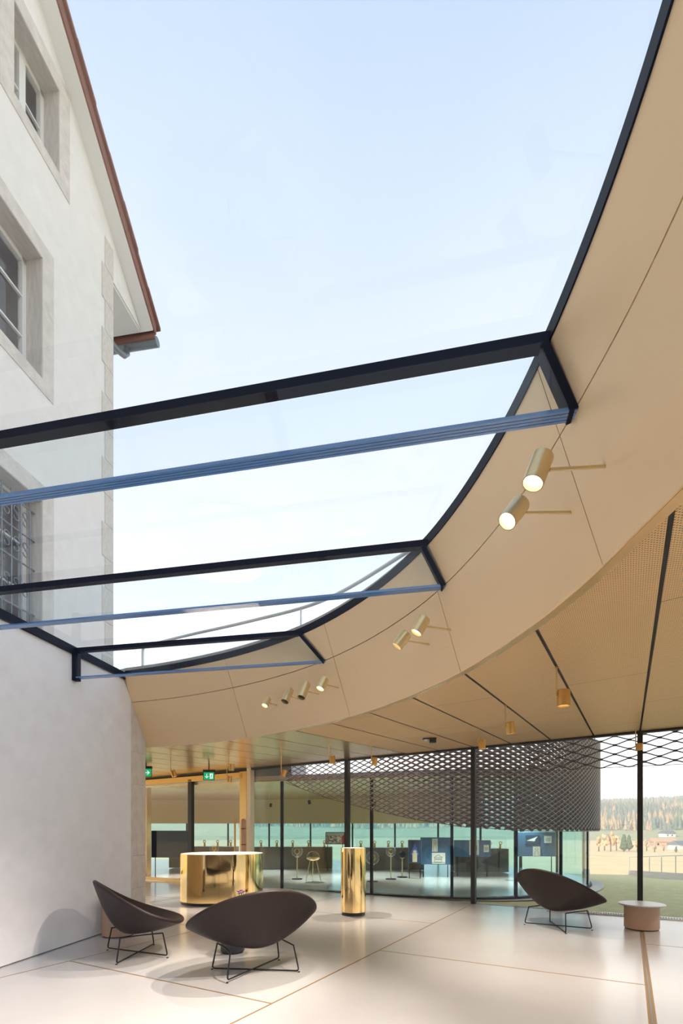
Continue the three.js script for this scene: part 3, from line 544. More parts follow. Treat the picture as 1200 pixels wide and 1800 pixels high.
// woven metal sunscreens: wavy blades meeting in diamonds
const wave = (u) => { const k = u - Math.floor(u), tri = 1 - 4 * Math.abs(k - 0.5); return 0.75 * tri + 0.25 * -Math.cos(2 * Math.PI * k); };
function screen(path, s0, s1, bottom, top, cell, rise, blade, tilt, edge = 0) {   // edge: only a lighter strip painting caught light along each blade top, this thick
  const pos = [], idx = [], th = edge || 0.003; let j = 0;
  for (let y = 1.2; y < top; y += rise, j++) {
    let prev = -1;
    const step = cell / 8;
    for (let s = s0; s <= s1; s += step) {
      const yy = y + (rise / 2) * 0.97 * wave(s / cell + (j % 2 ? 0.5 : 0)), lo = bottom(s);
      if (yy < lo || yy > top) { prev = -1; continue; }
      const p = path(s, 0), q = path(s, 1), out = q.sub(p).setY(0).normalize(), b = out.clone().multiplyScalar(Math.cos(tilt)).setY(Math.sin(tilt)), n = out.clone().multiplyScalar(-Math.sin(tilt)).setY(Math.cos(tilt));
      p.y = yy; const bl = typeof blade === 'function' ? blade(s) : blade, base = pos.length / 3;
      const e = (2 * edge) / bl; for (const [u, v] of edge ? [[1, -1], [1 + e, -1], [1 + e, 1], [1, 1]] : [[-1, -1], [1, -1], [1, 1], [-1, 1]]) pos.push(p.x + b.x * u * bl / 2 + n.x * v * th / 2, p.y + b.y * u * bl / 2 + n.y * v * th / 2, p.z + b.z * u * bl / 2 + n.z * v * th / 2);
      if (prev >= 0) for (let k = 0; k < 4; k++) { const a = prev + k, c = prev + ((k + 1) % 4), d = base + k, e = base + ((k + 1) % 4); idx.push(a, c, d, c, e, d); }
      prev = base;
    }
  }
  const g = new THREE.BufferGeometry(); g.setAttribute('position', new THREE.Float32BufferAttribute(pos, 3)); g.setIndex(idx);
  const f = g.toNonIndexed(); f.computeVertexNormals(); f.setAttribute('uv', new THREE.Float32BufferAttribute(new Float32Array((f.attributes.position.count) * 2), 2));
  return f;
}
{
  const t = thing('mesh_screen', 'dark woven metal sunscreen curving round the opposite glass wing', 'sunscreen');
  const s0 = wingS(-1.25, 11.6), s1 = wingS(5.9, 17.6), pts = [[s0, 2.38], [wingS(-0.3, 11.25), 2.02], [wingS(0.627, 10.86), 1.75], [wingS(1.6, 10.5), 1.52], [wingS(2.4, 10.3), 1.39], [wingS(3.5, 10.35), 1.31], [wingS(4.7, 11), 1.29], [s1, 1.29]];
  const bottom = (s) => { let i = 1; while (i < pts.length - 1 && s > pts[i][0]) i++; return lerp(pts[i - 1][1], pts[i][1], clamp((s - pts[i - 1][0]) / (pts[i][0] - pts[i - 1][0]), 0, 1)); };
  const width = (s) => 0.017 + 0.045 * clamp((s - s0 - 1.8) / 2.4, 0, 1);
  const off = (s) => 0.05 + 0.17 * clamp((s - s0) / 2.5, 0, 1);
  mesh('woven_blades', screen((s, o) => wingAt(s, off(s) + o * 0.1), s0, s1, bottom, 3.4, 0.2, 0.05, width, 1.1), M.meshMetal, t).userData.kind = 'stuff';
  mesh('blade_glints', screen((s, o) => wingAt(s, off(s) + o * 0.1), s0, s1, bottom, 3.4, 0.2, 0.05, width, 1.1, 0.006), M.meshGlint, t).userData.kind = 'stuff';  // pale strips imitate the light glinting along the blade tops
  const edge = []; for (let s = s0; s <= s1; s += 0.1) { const p = wingAt(s, off(s)); p.y = bottom(s); edge.push(p); }
  mesh('bottom_wire', tube(edge, 0.007, 200, 6), M.meshMetal, t);
  const f = thing('front_mesh_screen', 'open woven metal sunscreen hanging outside at the top right', 'sunscreen');
  mesh('woven_blades', screen((s, o) => P(nt(s, 9.6 + o * 0.1), 0), -1.6, 8.2, () => 2.37, 3.5, 0.42, 0.075, 0.02, 1.25), M.meshMetal, f).userData.kind = 'stuff';
  mesh('bottom_wire', rod(P(nt(-1.6, 9.6), 2.37), P(nt(8.2, 9.6), 2.37), 0.004, 6), M.meshMetal, f);
}

// ================================================================ LAMPS
const headGeo = {}, WARM = C(1.0, 0.87, 0.75);
function lampHead(r, l) {                                   // a tube, closed behind, with its lens set back; mouth towards -y
  const key = r + '/' + l; if (headGeo[key]) return headGeo[key];
  const pts = [[0, l / 2], [r - 0.006, l / 2], [r, l / 2 - 0.006], [r, -l / 2], [r - 0.004, -l / 2], [r - 0.005, -l / 2 + 0.026]].map((p) => new THREE.Vector2(...p));
  return headGeo[key] = { body: new THREE.LatheGeometry(pts, 28), lens: new THREE.CylinderGeometry(r - 0.004, r - 0.004, 0.004, 24).translate(0, -l / 2 + 0.024, 0) };
}
function addHead(t, at, aim, r, l, metal, lit, power, angle = 0.5) {
  const h = new THREE.Group(); h.name = 'head'; t.add(h); h.position.copy(at); aim = aim.clone().normalize();
  h.quaternion.setFromUnitVectors(V(0, -1, 0), aim);
  const g = lampHead(r, l); mesh('housing', g.body, metal, h); mesh('lens', g.lens, lit ? M.lens : M.black, h);
  if (!lit || !power) return;
  const s = new THREE.SpotLight(WARM, power, 0, angle, 0.55, 2); s.name = 'lamp_light'; s.position.copy(at).addScaledVector(aim, l / 2 + 0.004); s.target.position.copy(at).addScaledVector(aim, 2);
  s.castShadow = true; s.shadow.radius = 1.2; s.shadow.mapSize.set(1024, 1024); t.add(s, s.target);
}
function rimSpot(deg, h, target, r, l, lit, power, label, arm = 0.29, angle) {
  const foot = P(rim(deg, h), h), a = (deg * Math.PI) / 180, inward = V(-Math.cos(a), 0, Math.sin(a)), t = thing('wall_spotlight', label, 'spotlight', foot, 0, 'brass spotlights on the rim of the rooflight');
  const end = inward.clone().multiplyScalar(arm).add(V(0, -0.015, 0));
  mesh('arm', rod(inward.clone().multiplyScalar(0.004), end, 0.0075, 10), M.lampBrass, t);
  mesh('foot_plate', rod(inward.clone().multiplyScalar(-0.004), inward.clone().multiplyScalar(0.006), 0.014, 12), M.black, t);
  const head = end.clone().addScaledVector(inward, r + 0.004), aim = P(target, 0.3).sub(foot.clone().add(head));
  addHead(t, head, aim, r, l, M.lampBrass, lit, power, angle);
}
rimSpot(0.3, 2.89, [-0.2, 1.85], 0.044, 0.135, true, 26, 'large lit brass spotlight nearest the camera, upper of two', 0.25, 0.75);
rimSpot(5.0, 2.89, [-1.1, 1.6], 0.044, 0.135, true, 22, 'lit brass spotlight just below the nearest large one', 0.25, 0.75);
rimSpot(26.9, 2.89, [-0.9, 3.7], 0.046, 0.13, true, 26, 'right lit brass spotlight of the middle pair on the rim', 0.25, 0.7);
rimSpot(31.6, 2.89, [-1.5, 4.3], 0.046, 0.13, true, 22, 'left lit brass spotlight of the middle pair on the rim', 0.25, 0.6);
rimSpot(52.0, 2.89, [-1.3, 4.6], 0.045, 0.13, true, 24, 'rightmost lit spotlight in the far row of four', 0.24, 0.5);
rimSpot(56.5, 2.89, [-1.2, 4.5], 0.045, 0.2, false, 0, 'long unlit spotlight next to the rightmost of the far row', 0.24);
rimSpot(60.4, 2.89, [-1.5, 4.7], 0.045, 0.18, false, 0, 'shorter unlit spotlight with black mouth in the far row', 0.24);
rimSpot(65.6, 2.89, [-1.8, 5.0], 0.04, 0.115, true, 14, 'leftmost small lit spotlight of the far row', 0.22, 0.5);
// rim behind the tripod: unseen lamps added to brighten floor and wall
rimSpot(-40, 2.89, [0.5, 2.4], 0.044, 0.135, true, 14, 'unseen spotlight added on the rim behind the tripod, nearer one', 0.25, 0.7);
rimSpot(-46, 2.89, [-1.2, 2.2], 0.044, 0.135, true, 14, 'unseen spotlight added on the rim behind the tripod, farther one', 0.25, 0.7);
{
  const p = P(rim(69.1, 2.89), 2.89), a = (69.1 * Math.PI) / 180, n = V(-Math.cos(a), -0.4, Math.sin(a)).normalize(), t = thing('round_sensor', 'small round black sensor let into the rim', 'sensor', p);
  mesh('glass_eye', rod(n.clone().multiplyScalar(-0.003), n.clone().multiplyScalar(0.005), 0.027, 20), M.black, t);
  mesh('bezel', new THREE.TorusGeometry(0.029, 0.004, 8, 24).applyQuaternion(new THREE.Quaternion().setFromUnitVectors(V(0, 0, 1), n)).translate(n.x * 0.004, n.y * 0.004, n.z * 0.004), M.lampBrass, t);
}
function ceilingSpot(x, d, mouth, tilt, lit, power, label, r = 0.047, l = 0.125, metal = M.lampGold, top) {
  const [n, tt] = toNT([x, d]), y = top ?? ceilH(n, tt), t = thing('ceiling_spotlight', label, 'spotlight', P([x, d], y), 0, 'brass spotlights hung from the ceiling');
  const yc = mouth + l / 2 - y;
  mesh('stem', rod(V(0, 0.01, 0), V(0, yc + l * 0.1, 0), 0.008, 8), M.lampBrass, t);
  mesh('canopy_disc', new THREE.CylinderGeometry(0.018, 0.018, 0.006, 14), M.lampGold, t);
  addHead(t, V(r + 0.007, yc, 0), V(tilt[0], -1, -(tilt[1] ?? 0)), r, l, metal, lit, power, 0.75);
}
ceilingSpot(1.72, 4.1, 2.36, [0, 0], true, 15, 'lowest hanging ceiling spotlight, nearest, in front of black gap', 0.05, 0.13);
ceilingSpot(1.76, 5.5, 2.39, [0.12, 0.05], true, 18, 'second hanging ceiling spotlight counted from the nearest one');
ceilingSpot(1.88, 7.05, 2.46, [0, 0], true, 14, 'hanging ceiling spotlight beside the black post left of the armchair');
ceilingSpot(0.5, 8.55, 2.42, [-0.05, 0], true, 14, 'hanging ceiling spotlight right of the tall gold pedestal');
ceilingSpot(-0.2, 8.2, 2.4, [0.1, 0], true, 14, 'hanging ceiling spotlight above the tall gold pedestal');
ceilingSpot(-1.13, 9.6, 2.33, [-0.4, 0], true, 14, 'tilted hanging ceiling spotlight right of the pale brass post');
ceilingSpot(-2.0, 9.07, 2.38, [-0.05, 0.15], true, 20, 'hanging ceiling spotlight over the oval gold counter');
ceilingSpot(-2.35, 10.5, 2.3, [-0.1, 0], true, 8, 'hanging ceiling spotlight between exit sign and brass door frame');
ceilingSpot(-3.2, 9.6, 2.32, [0.35, 0], true, 8, 'tilted hanging ceiling spotlight beside the white wall corner');
ceilingSpot(4.45, 7.75, 2.55, [0, 0], false, 0, 'short unlit spotlight hanging in front of the rightmost black post', 0.05, 0.1);
for (const [x, d, o] of [[4.0, 4.2, 'first'], [5.2, 6.3, 'second'], [3.2, 1.0, 'third']]) ceilingSpot(x, d, 2.4, [0, 0], true, 10, o + ' added fill spotlight on the ceiling beyond the right edge of the picture');  // unseen ceiling lamps added to brighten the room
{
  const [n, tt] = toNT([1.34, 7.8]), t = thing('ceiling_camera', 'small black camera fixed under the ceiling panels', 'camera', P([1.34, 7.8], ceilH(n, tt)));
  mesh('base_plate', new RoundedBoxGeometry(0.2, 0.02, 0.1, 2, 0.008).translate(0, -0.01, 0), M.black, t);
  mesh('body', new RoundedBoxGeometry(0.1, 0.05, 0.07, 2, 0.01).translate(0.05, -0.045, 0), M.black, t);
  mesh('dome', new THREE.SphereGeometry(0.035, 16, 8, 0, 6.3, Math.PI / 2, Math.PI / 2).translate(-0.05, -0.02, 0), M.steel, t);
}

// exit signs
function signTexture(draw) {
  const c = document.createElement('canvas'); c.width = 256; c.height = 192; const g = c.getContext('2d'); g.fillStyle = '#07a765'; g.fillRect(0, 0, 256, 192); g.fillStyle = g.strokeStyle = '#ffffff'; g.lineCap = 'round'; g.lineJoin = 'round'; draw(g);
  const t = new THREE.CanvasTexture(c); t.colorSpace = THREE.SRGBColorSpace; return t;
}
const arrow = (g, x, y, s, a) => { g.save(); g.translate(x, y); g.rotate(a); g.lineWidth = s * 0.26; g.beginPath(); g.moveTo(-s, 0); g.lineTo(s * 0.9, 0); g.moveTo(s * 0.2, -s * 0.75); g.lineTo(s, 0); g.lineTo(s * 0.2, s * 0.75); g.stroke(); g.restore(); };
function exitSign(x, d, top, tex, label) {
  const t = thing('exit_sign', label, 'sign', P([x, d], top), 0.12);
  mesh('housing', new RoundedBoxGeometry(0.24, 0.05, 0.06, 2, 0.01).translate(0, -0.02, 0), M.black, t);
  mesh('panel', box(0.225, 0.165, 0.012, 0, -0.127, 0), M.black, t);
  mesh('sign_face', new THREE.PlaneGeometry(0.205, 0.15).translate(0, -0.126, 0.0075), S({ color: 0x000000, emissive: 0xffffff, emissiveMap: tex, emissiveIntensity: 1.1, roughness: 0.4 }), t);
  const [n, tt] = toNT([x, d]); mesh('hanger', rod(V(0, 0, 0), V(0, ceilH(n, tt) - top + 0.005, 0), 0.012, 8), M.black, t);
}
exitSign(-3.93, 10.3, 2.6, signTexture((g) => arrow(g, 150, 96, 60, 0)), 'green exit sign with right arrow half hidden by the white wall');
exitSign(-2.69, 10.4, 2.54, signTexture((g) => {
  arrow(g, 74, 92, 50, Math.PI / 2); g.fillRect(150, 30, 74, 132); g.fillStyle = g.strokeStyle = '#07a765';
  g.beginPath(); g.arc(196, 58, 11, 0, 7); g.fill(); g.lineWidth = 13; g.beginPath(); g.moveTo(192, 76); g.lineTo(184, 110); g.lineTo(200, 128); g.lineTo(194, 152); g.moveTo(184, 110); g.lineTo(164, 138); g.moveTo(191, 80); g.lineTo(168, 94); g.moveTo(191, 80); g.lineTo(212, 98); g.stroke();
}), 'green exit sign with down arrow and running figure above the doors');

// ================================================================ FURNITURE
function shellPoint(phi, r, off) {                          // phi 0 = front, pi = back; r 0 = lowest point, 1 = rim
  const c = Math.cos(phi), sn = Math.sin(phi), b = (1 - c) / 2;
  const rimX = 0.635 * sn * (1 + 0.05 * c), rimZ = c > 0 ? 0.47 * c : 0.43 * c, rimY = 0.355 + 0.445 * Math.pow(b, 1.55);
  const x0 = 0, z0 = -0.06, y0 = 0.235, p = lerp(1.7, 2.25, b);
  return V(lerp(x0, rimX, r), lerp(y0, rimY, Math.pow(r, p)) + off, lerp(z0, rimZ, r));
}
function shellGeo() {
  const NU = 72, rows = [], prof = [];
  for (let i = 0; i <= 14; i++) prof.push([i / 14, 0]);
  const outer = (phi, r) => shellPoint(phi, r, 0);
  for (const [r] of prof) { const row = []; for (let j = 0; j <= NU; j++) row.push(outer((j / NU) * 2 * Math.PI, r)); rows.push(row); }
  const nrm = (phi) => { const a = shellPoint(phi, 0.9, 0), b = shellPoint(phi, 1, 0); return b.sub(a).normalize(); };
  const side = (phi) => { const t = shellPoint(phi + 0.02, 1, 0).sub(shellPoint(phi - 0.02, 1, 0)).normalize(); return t.cross(nrm(phi)).normalize(); };   // towards the inside of the bowl
  for (const a of [30, 60, 90, 120, 150]) { const row = []; for (let j = 0; j <= NU; j++) { const phi = (j / NU) * 2 * Math.PI, c = shellPoint(phi, 1, 0), n = nrm(phi), s = side(phi); if (s.y < 0) s.negate(); const k = (a * Math.PI) / 180; row.push(c.addScaledVector(s, 0.021 * (1 - Math.cos(k))).addScaledVector(n, 0.021 * Math.sin(k))); } rows.push(row); }
  const inner = (phi, r) => { const c = shellPoint(phi, r, 0), s = side(phi); if (s.y < 0) s.negate(); const k = smoothstep(r, 0.2, 1); return c.addScaledVector(s, 0.042 * k).add(V(0, 0.055 * (1 - k), 0)); };
  for (let i = 14; i >= 0; i--) { const row = []; for (let j = 0; j <= NU; j++) row.push(inner((j / NU) * 2 * Math.PI, i / 14)); rows.push(row); }
  return gridGeo(rows);
}
let chairProto = null;
function chair(center, facing, label) {
  const turn = Math.atan2(facing[0], -facing[1]), pos = P(center, 0), group = 'brown leather shell armchairs';
  if (chairProto) { const c = chairProto.clone(); c.name = numbered('lounge_chair'); c.position.copy(pos); c.rotation.set(0, turn, 0); c.userData = { label, category: 'armchair', group }; scene.add(c); return c; }
  const t = chairProto = thing('lounge_chair', label, 'armchair', pos, turn, group);
  mesh('shell', shellGeo(), M.leather, t);
  const R = 0.0075, f = [[-0.35, -0.25], [0.35, 0.25], [0.35, -0.25], [-0.35, 0.25]].map(([x, z]) => V(x, R + 0.006, z)), top = [[-0.31, -0.21], [0.31, 0.21], [0.31, -0.21], [-0.31, 0.21]].map(([x, z]) => V(x, 0.262, z));
  mesh('leg_loop', bent([top[0], f[0], f[1], top[1]], R), M.wire, t);
  mesh('leg_loop', bent([top[2], f[2].clone().add(V(0, 0.014, 0)), f[3].clone().add(V(0, 0.014, 0)), top[3]], R), M.wire, t);
  for (const s of [-1, 1]) mesh('seat_rail', bent([V(s * 0.31, 0.255, -0.21), V(s * 0.30, 0.262, 0), V(s * 0.31, 0.262, 0.21)], R, 0.05), M.wire, t);
  for (const p of f) mesh('foot', new THREE.CylinderGeometry(0.011, 0.012, 0.008, 12).translate(p.x, 0.004, p.z), M.black, t);
  return t;
}
chair([-2.24, 5.6], [0.855, 0.52], 'brown leather shell armchair seen from the side by the white wall');
chair([-0.835, 4.95], [-0.49, 0.87], 'brown leather shell armchair seen from behind, nearest the camera');
chair([2.98, 7.07], [0.89, 0.44], 'brown leather shell armchair standing alone beside the glass front');

function roundTable(p, r, h, topR, base, top, name, label, category) {
  const t = thing(name, label, category, P(p, 0));
  const lathe = [[0, 0.012], [r - 0.008, 0.012], [r, 0.02], [r, h - 0.03], [r - 0.004, h - 0.022], [0, h - 0.022]].map((q) => new THREE.Vector2(...q));
  mesh('drum', new THREE.LatheGeometry(lathe, 48), base, t);
  mesh('plinth', new THREE.CylinderGeometry(r - 0.012, r - 0.012, 0.012, 40).translate(0, 0.006, 0), M.black, t);
  const tl = [[0, h - 0.022], [topR - 0.012, h - 0.022], [topR, h - 0.008], [topR, h - 0.003], [topR - 0.004, h], [0, h]].map((q) => new THREE.Vector2(...q));
  mesh('top', new THREE.LatheGeometry(tl, 56), top, t);
  return t;
}
roundTable([4.09, 6.98], 0.213, 0.345, 0.285, M.tan, M.tableTop, 'side_table', 'low round table with tan drum base and grey top by the glass', 'table');
roundTable([-2.86, 6.56], 0.195, 0.44, 0.196, M.tan, M.tan, 'drum_stool', 'tan cylindrical stool behind the armchair at the white wall', 'stool');
roundTable([-1.21, 5.69], 0.13, 0.40, 0.2, M.darkTable, M.darkTable, 'side_table', 'small black round table hidden behind the nearest armchair', 'table');
{
  const t = thing('flower_vase', 'small purple flowers peeping over the nearest armchair', 'flowers', P([-1.11, 5.66], 0.40));
  mesh('vase', new THREE.LatheGeometry([[0, 0.001], [0.03, 0.001], [0.036, 0.05], [0.02, 0.11], [0.024, 0.13], [0.02, 0.13], [0.0, 0.1]].map((q) => new THREE.Vector2(...q)), 20), M.darkTable, t);
  const stemM = S({ color: C(0.08, 0.18, 0.05), roughness: 0.7 }), petM = S({ color: C(0.22, 0.05, 0.32), roughness: 0.6 });
  for (const [x, y, z] of [[0, 0.285, 0], [0.03, 0.275, 0.01], [-0.03, 0.272, -0.01], [0.012, 0.262, 0.03], [-0.015, 0.258, 0.02]]) {
    mesh('stem', tube([V(0, 0.1, 0), V(x * 0.5, 0.18, z * 0.5), V(x, y, z)], 0.0025, 12, 6), stemM, t);
    const pet = []; for (let k = 0; k < 5; k++) pet.push(new THREE.SphereGeometry(0.011, 8, 6).scale(1, 0.45, 0.7).translate(0.011, 0, 0).rotateZ(0.4).rotateY((k * 2 * Math.PI) / 5).translate(x, y, z));
    mesh('blossom', pet, petM, t);
  }
}
// gold counters
{
  const t = thing('oval_counter', 'wide oval polished gold counter with a white top', 'counter', P([-2.2, 9.45], 0), 0.12);
  const stadium = (r, w, n = 28) => { const p = []; for (let i = 0; i <= n; i++) { const a = -Math.PI / 2 + (i / n) * Math.PI; p.push([w + r * Math.cos(a), r * Math.sin(a)]); } for (let i = 0; i <= n; i++) { const a = Math.PI / 2 + (i / n) * Math.PI; p.push([-w + r * Math.cos(a), r * Math.sin(a)]); } return p; };
  const W = 0.2, R = 0.545;
  mesh('plinth', slab(stadium(R - 0.02, W), 0, 0.05), M.black, t);
  for (const s of [-1, 1]) {                                // two bent sheets meeting at a seam front and back
    const prof = stadium(R, W, 40).filter(([x]) => s * x >= -1e-9), half = prof.slice(); const pts = (s > 0 ? [[0.0015, -R], ...half, [0.0015, R]] : [[-0.0015, R], ...half, [-0.0015, -R]]);
    const rows = [0.895, 0.05].map((h) => pts.map((p) => P(p, h)));
    const g = gridGeo(rows); mesh('gold_sheet', g, M.gold, t);
  }
  mesh('rim', (() => { const s = stadium(R, W), i = stadium(R - 0.012, W); return slab(s, 0.893, 0.9, [i]); })(), M.gold, t);
  mesh('white_top', slab(stadium(R - 0.013, W), 0.87, 0.892), S({ color: C(0.85, 0.84, 0.82), roughness: 0.3 }), t);
  const q = thing('tall_pedestal', 'tall slim cylindrical pedestal of polished gold', 'pedestal', P([0.19, 8.11], 0));
  mesh('plinth', new THREE.CylinderGeometry(0.18, 0.18, 0.05, 48).translate(0, 0.025, 0), M.black, q);
  mesh('gold_drum', new THREE.LatheGeometry([[0, 0.05], [0.194, 0.05], [0.197, 0.053], [0.197, 1.052], [0.194, 1.056], [0.186, 1.056]].map((p) => new THREE.Vector2(...p)), 72), M.gold, q);
  mesh('white_top', new THREE.CylinderGeometry(0.186, 0.186, 0.02, 48).translate(0, 1.044, 0), S({ color: C(0.8, 0.74, 0.66), roughness: 0.3 }), q);
}

// ================================================================ EXHIBITS in the other wing
function hallLamp(x, d, label, power = 30) { ceilingSpot(x, d, 1.98, [rr(-0.2, 0.2), rr(-0.2, 0.2)], true, power, label, 0.04, 0.11, M.black, 2.42); }
[[-4.2, 14.2, 'hall spotlight above the leftmost glass globe'], [-2.2, 15.6, 'hall spotlight left of the pale brass post'], [-0.9, 13.6, 'hall spotlight above the globe beside the pedestal'], [0.9, 14.6, 'hall spotlight above the globe right of the pedestal'], [2.5, 13.2, 'hall spotlight in front of the blue house panel'], [4.5, 12.9, 'hall spotlight above the aeroplane panel'], [-3.4, 17.6, 'hall spotlight deep behind the doors'], [1.6, 17.4, 'hall spotlight deep behind the blue panels']].forEach(([x, d, l]) => hallLamp(x, d, l));
function globe(x, d, h, r, label, dark) {
  const t = thing('globe_vitrine', label, 'vitrine', P([x, d], 0), 0, 'glass globe vitrines in the other wing');
  mesh('foot', new THREE.CylinderGeometry(0.14, 0.14, 0.015, 24).translate(0, 0.0075, 0), M.darkSteel, t);
  mesh('pole', rod(V(0, 0.015, 0), V(0, h - r, 0), 0.014, 10), M.lampBrass, t);
  mesh('globe', new THREE.SphereGeometry(r, 28, 18).translate(0, h, 0), dark ? M.darkSteel : M.globe, t);
  mesh('collar', new THREE.CylinderGeometry(0.05, 0.05, 0.02, 18).translate(0, h - r + 0.004, 0), M.lampBrass, t);
  if (dark) return;
  const w = mesh('watch_case', new THREE.CylinderGeometry(r * 0.42, r * 0.42, 0.03, 24).rotateX(Math.PI / 2 - 0.3).translate(0, h, 0), M.gold, t);
  mesh('bezel', new THREE.TorusGeometry(r * 0.43, 0.012, 8, 24).rotateX(-0.3).translate(0, h, 0.01), M.gold, w);
  mesh('holder', rod(V(0, h - r, 0), V(0, h - r * 0.4, 0), 0.01, 8), M.lampBrass, t);
}
globe(-3.48, 14, 0.79, 0.13, 'glass globe with gold watch seen through the doors');
globe(-1.17, 13.5, 0.73, 0.15, 'glass globe left of the gold pedestal');
globe(1.30, 13.5, 0.73, 0.135, 'glass globe well right of the pedestal near blue panels');
globe(0.78, 12.9, 0.6, 0.17, 'large low glass globe just right of the pedestal');
globe(1.66, 14.0, 0.62, 0.1, 'small black globe beside the blue panels', true);
globe(-2.9, 15.2, 0.8, 0.12, 'glass globe farther back behind the doors');
{
  const t = thing('dome_stand', 'gold dish on three thin legs under a glass dome', 'vitrine', P([-0.72, 13], 0));
  mesh('dish', new THREE.SphereGeometry(0.17, 28, 10, 0, 6.2832, Math.PI / 2, Math.PI / 2).scale(1, 0.5, 1).translate(0, 0.6, 0), M.gold, t);
  mesh('dome', new THREE.SphereGeometry(0.165, 28, 12, 0, 6.2832, 0, Math.PI / 2).translate(0, 0.6, 0), M.globe, t);
  for (let k = 0; k < 3; k++) { const a = k * 2.094 + 0.4; mesh('leg', rod(V(0.09 * Math.cos(a), 0.54, 0.09 * Math.sin(a)), V(0.22 * Math.cos(a), 0.005, 0.22 * Math.sin(a)), 0.01, 8), M.lampBrass, t); }
}
function picture(w, h, draw) { const c = document.createElement('canvas'); c.width = w; c.height = h; const g = c.getContext('2d'); draw(g, w, h); const t = new THREE.CanvasTexture(c); t.colorSpace = THREE.SRGBColorSpace; return S({ map: t, roughness: 0.6 }); }
const navy = S({ color: C(0.05, 0.14, 0.26), roughness: 0.5 });
function panel(x, d, y, w, h, prints, name, label, mat = navy) {
  const t = thing(name, label, 'display panel', P([x, d], 0), Math.atan2(-x, d) * -0.0 - 0.1);
  mesh('board', new RoundedBoxGeometry(w, h, 0.05, 2, 0.008).translate(0, y, 0), mat, t);
  for (const sx of [-1, 1]) mesh('leg', rod(V(sx * w * 0.4, 0, 0), V(sx * w * 0.4, y - h / 2, 0), 0.012, 8), M.darkSteel, t);
  for (const [px, py, pw, ph, m] of prints) mesh('print', box(pw, ph, 0.008, px, y + py, 0.03), m, t);
}
const sketch = picture(128, 96, (g, w, h) => { g.fillStyle = '#e9e7df'; g.fillRect(0, 0, w, h); g.strokeStyle = '#555a60'; g.lineWidth = 3; g.strokeRect(24, 40, 70, 40); g.beginPath(); g.moveTo(18, 42); g.lineTo(60, 18); g.lineTo(102, 42); g.stroke(); for (let i = 0; i < 4; i++) g.strokeRect(32 + i * 16, 50, 8, 12); g.fillStyle = '#8a8f92'; g.fillRect(0, 82, w, 6); });
const portrait = picture(64, 128, (g, w, h) => { g.fillStyle = '#dcd6cb'; g.fillRect(0, 0, w, h); g.strokeStyle = '#77736c'; g.lineWidth = 3; g.beginPath(); g.arc(34, 34, 14, 0, 7); g.moveTo(30, 50); g.quadraticCurveTo(10, 80, 18, 126); g.moveTo(40, 50); g.lineTo(54, 126); g.stroke(); });
const plane = picture(128, 96, (g, w, h) => { g.fillStyle = '#1b3f63'; g.fillRect(0, 0, w, h); g.fillStyle = '#f1efe9'; g.beginPath(); g.moveTo(8, 62); g.quadraticCurveTo(50, 44, 112, 14); g.lineTo(92, 46); g.lineTo(84, 70); g.lineTo(60, 66); g.closePath(); g.fill(); });
const pale = picture(64, 64, (g, w, h) => { g.fillStyle = '#e6e2da'; g.fillRect(0, 0, w, h); g.strokeStyle = '#8b8780'; g.lineWidth = 3; g.strokeRect(14, 24, 36, 20); g.beginPath(); g.arc(32, 34, 9, 0, 7); g.stroke(); });
const redPicture = picture(160, 100, (g, w, h) => { g.fillStyle = '#9fb0a0'; g.fillRect(0, 0, w, h); let q = 5; const r2 = () => (q = (q * 16807) % 2147483647) / 2147483647; for (let i = 0; i < 90; i++) { g.fillStyle = ['#c8434b', '#d9b48f', '#5d6f7a', '#e8ddc8', '#b0656b', '#3d4a50'][i % 6]; g.fillRect(r2() * 150, 20 + r2() * 76, 6 + r2() * 16, 4 + r2() * 10); } g.fillStyle = '#c22b3c'; g.fillRect(140, 30, 20, 70); });
const gown = picture(64, 128, (g, w, h) => { g.fillStyle = '#16365c'; g.fillRect(0, 0, w, h); g.fillStyle = '#2f62c0'; g.beginPath(); g.moveTo(32, 14); g.lineTo(54, 84); g.lineTo(10, 84); g.closePath(); g.fill(); g.fillStyle = '#f0ddc0'; g.beginPath(); g.arc(32, 64, 9, 0, 7); g.fill(); g.fillRect(20, 72, 24, 52); });
panel(2.57, 14.0, 0.72, 0.82, 0.74, [[-0.02, 0.16, 0.15, 0.36, portrait], [0.08, -0.2, 0.36, 0.3, sketch]], 'history_panel', 'navy display panel with a house drawing and a portrait print');
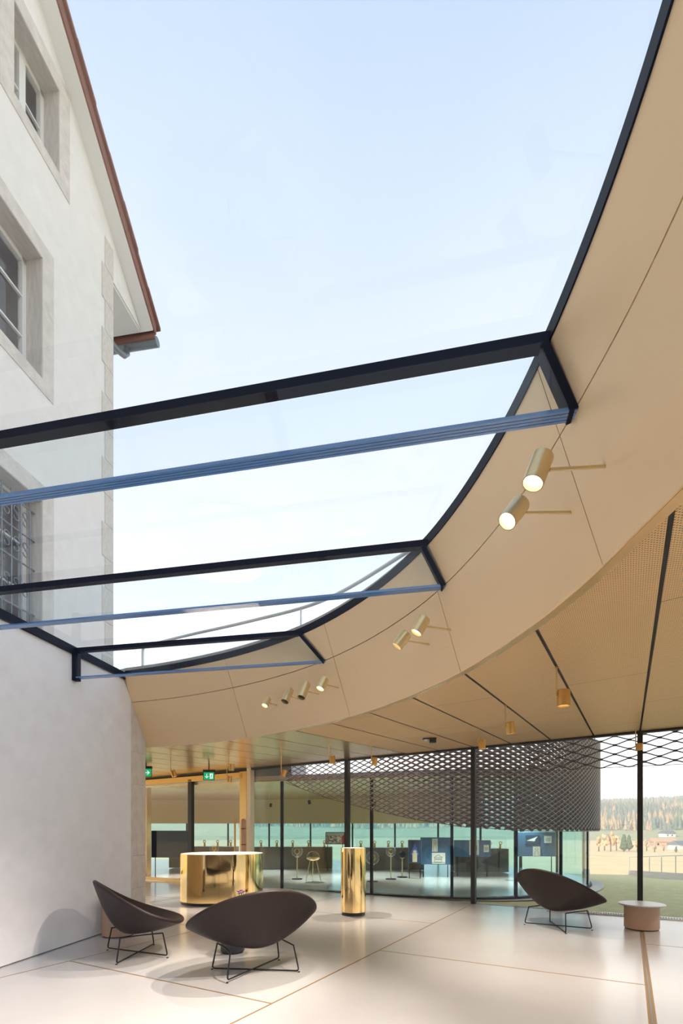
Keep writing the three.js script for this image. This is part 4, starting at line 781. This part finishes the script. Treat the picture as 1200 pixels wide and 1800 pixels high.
panel(1.96, 13.7, 0.72, 0.36, 0.62, [[0, 0, 0.33, 0.6, gown]], 'gown_panel', 'narrow navy panel with a blue gown picture');
panel(3.62, 14.2, 0.78, 1.0, 0.46, [[0.05, 0.02, 0.26, 0.4, pale], [0.38, 0.0, 0.14, 0.2, pale]], 'timeline_panel', 'wide low navy panel with pale prints behind the black post');
panel(4.92, 13.0, 0.94, 0.98, 0.62, [[-0.08, 0.12, 0.34, 0.22, plane], [0.3, 0.12, 0.18, 0.18, pale], [0.02, -0.18, 0.18, 0.24, portrait]], 'aeroplane_panel', 'navy display panel with a white aeroplane above the armchair');
panel(-0.2, 16, 1.02, 0.6, 0.38, [[0, 0, 0.56, 0.34, redPicture]], 'red_picture', 'colourful red picture left of the black post behind the pedestal', M.darkSteel);
panel(-4.45, 13.3, 0.93, 1.0, 0.7, [], 'smoked_panel', 'dark smoked display panel behind the doors beside the wall', M.darkSteel);
for (const [x, d, w, label] of [[-1.6, 16.8, 2.6, 'long dark display plinth deep behind the oval counter'], [1.5, 16.4, 2.2, 'long dark display plinth behind the globes right of the pedestal'], [4.2, 15.6, 1.6, 'dark display plinth behind the aeroplane panel'], [-4.6, 17.2, 2.2, 'dark display plinth deep behind the doors']]) {
  const t = thing('display_plinth', label, 'plinth', P([x, d], 0));
  mesh('cabinet', new RoundedBoxGeometry(w, 0.7, 0.6, 2, 0.02).translate(0, 0.37, 0), S({ color: C(0.10, 0.08, 0.06), roughness: 0.5 }), t);
  mesh('glass_hood', box(w - 0.1, 0.35, 0.5, 0, 0.9, 0), M.globe, t);
  for (let k = 0; k < 5; k++) mesh('watch_stand', [new THREE.CylinderGeometry(0.035, 0.05, 0.12, 12).translate(-w * 0.4 + k * w * 0.2, 0.78, 0), new THREE.TorusGeometry(0.04, 0.014, 8, 16).translate(-w * 0.4 + k * w * 0.2, 0.88, 0.02)], M.gold, t);
}
scene.traverse((o) => { if (o.isMesh) { o.castShadow = true; o.receiveShadow = true; } });
scene.fog = new THREE.FogExp2(new THREE.Color(1, 1, 1), 0.0008);   // winter haze over the valley
renderer.render(scene, camera);
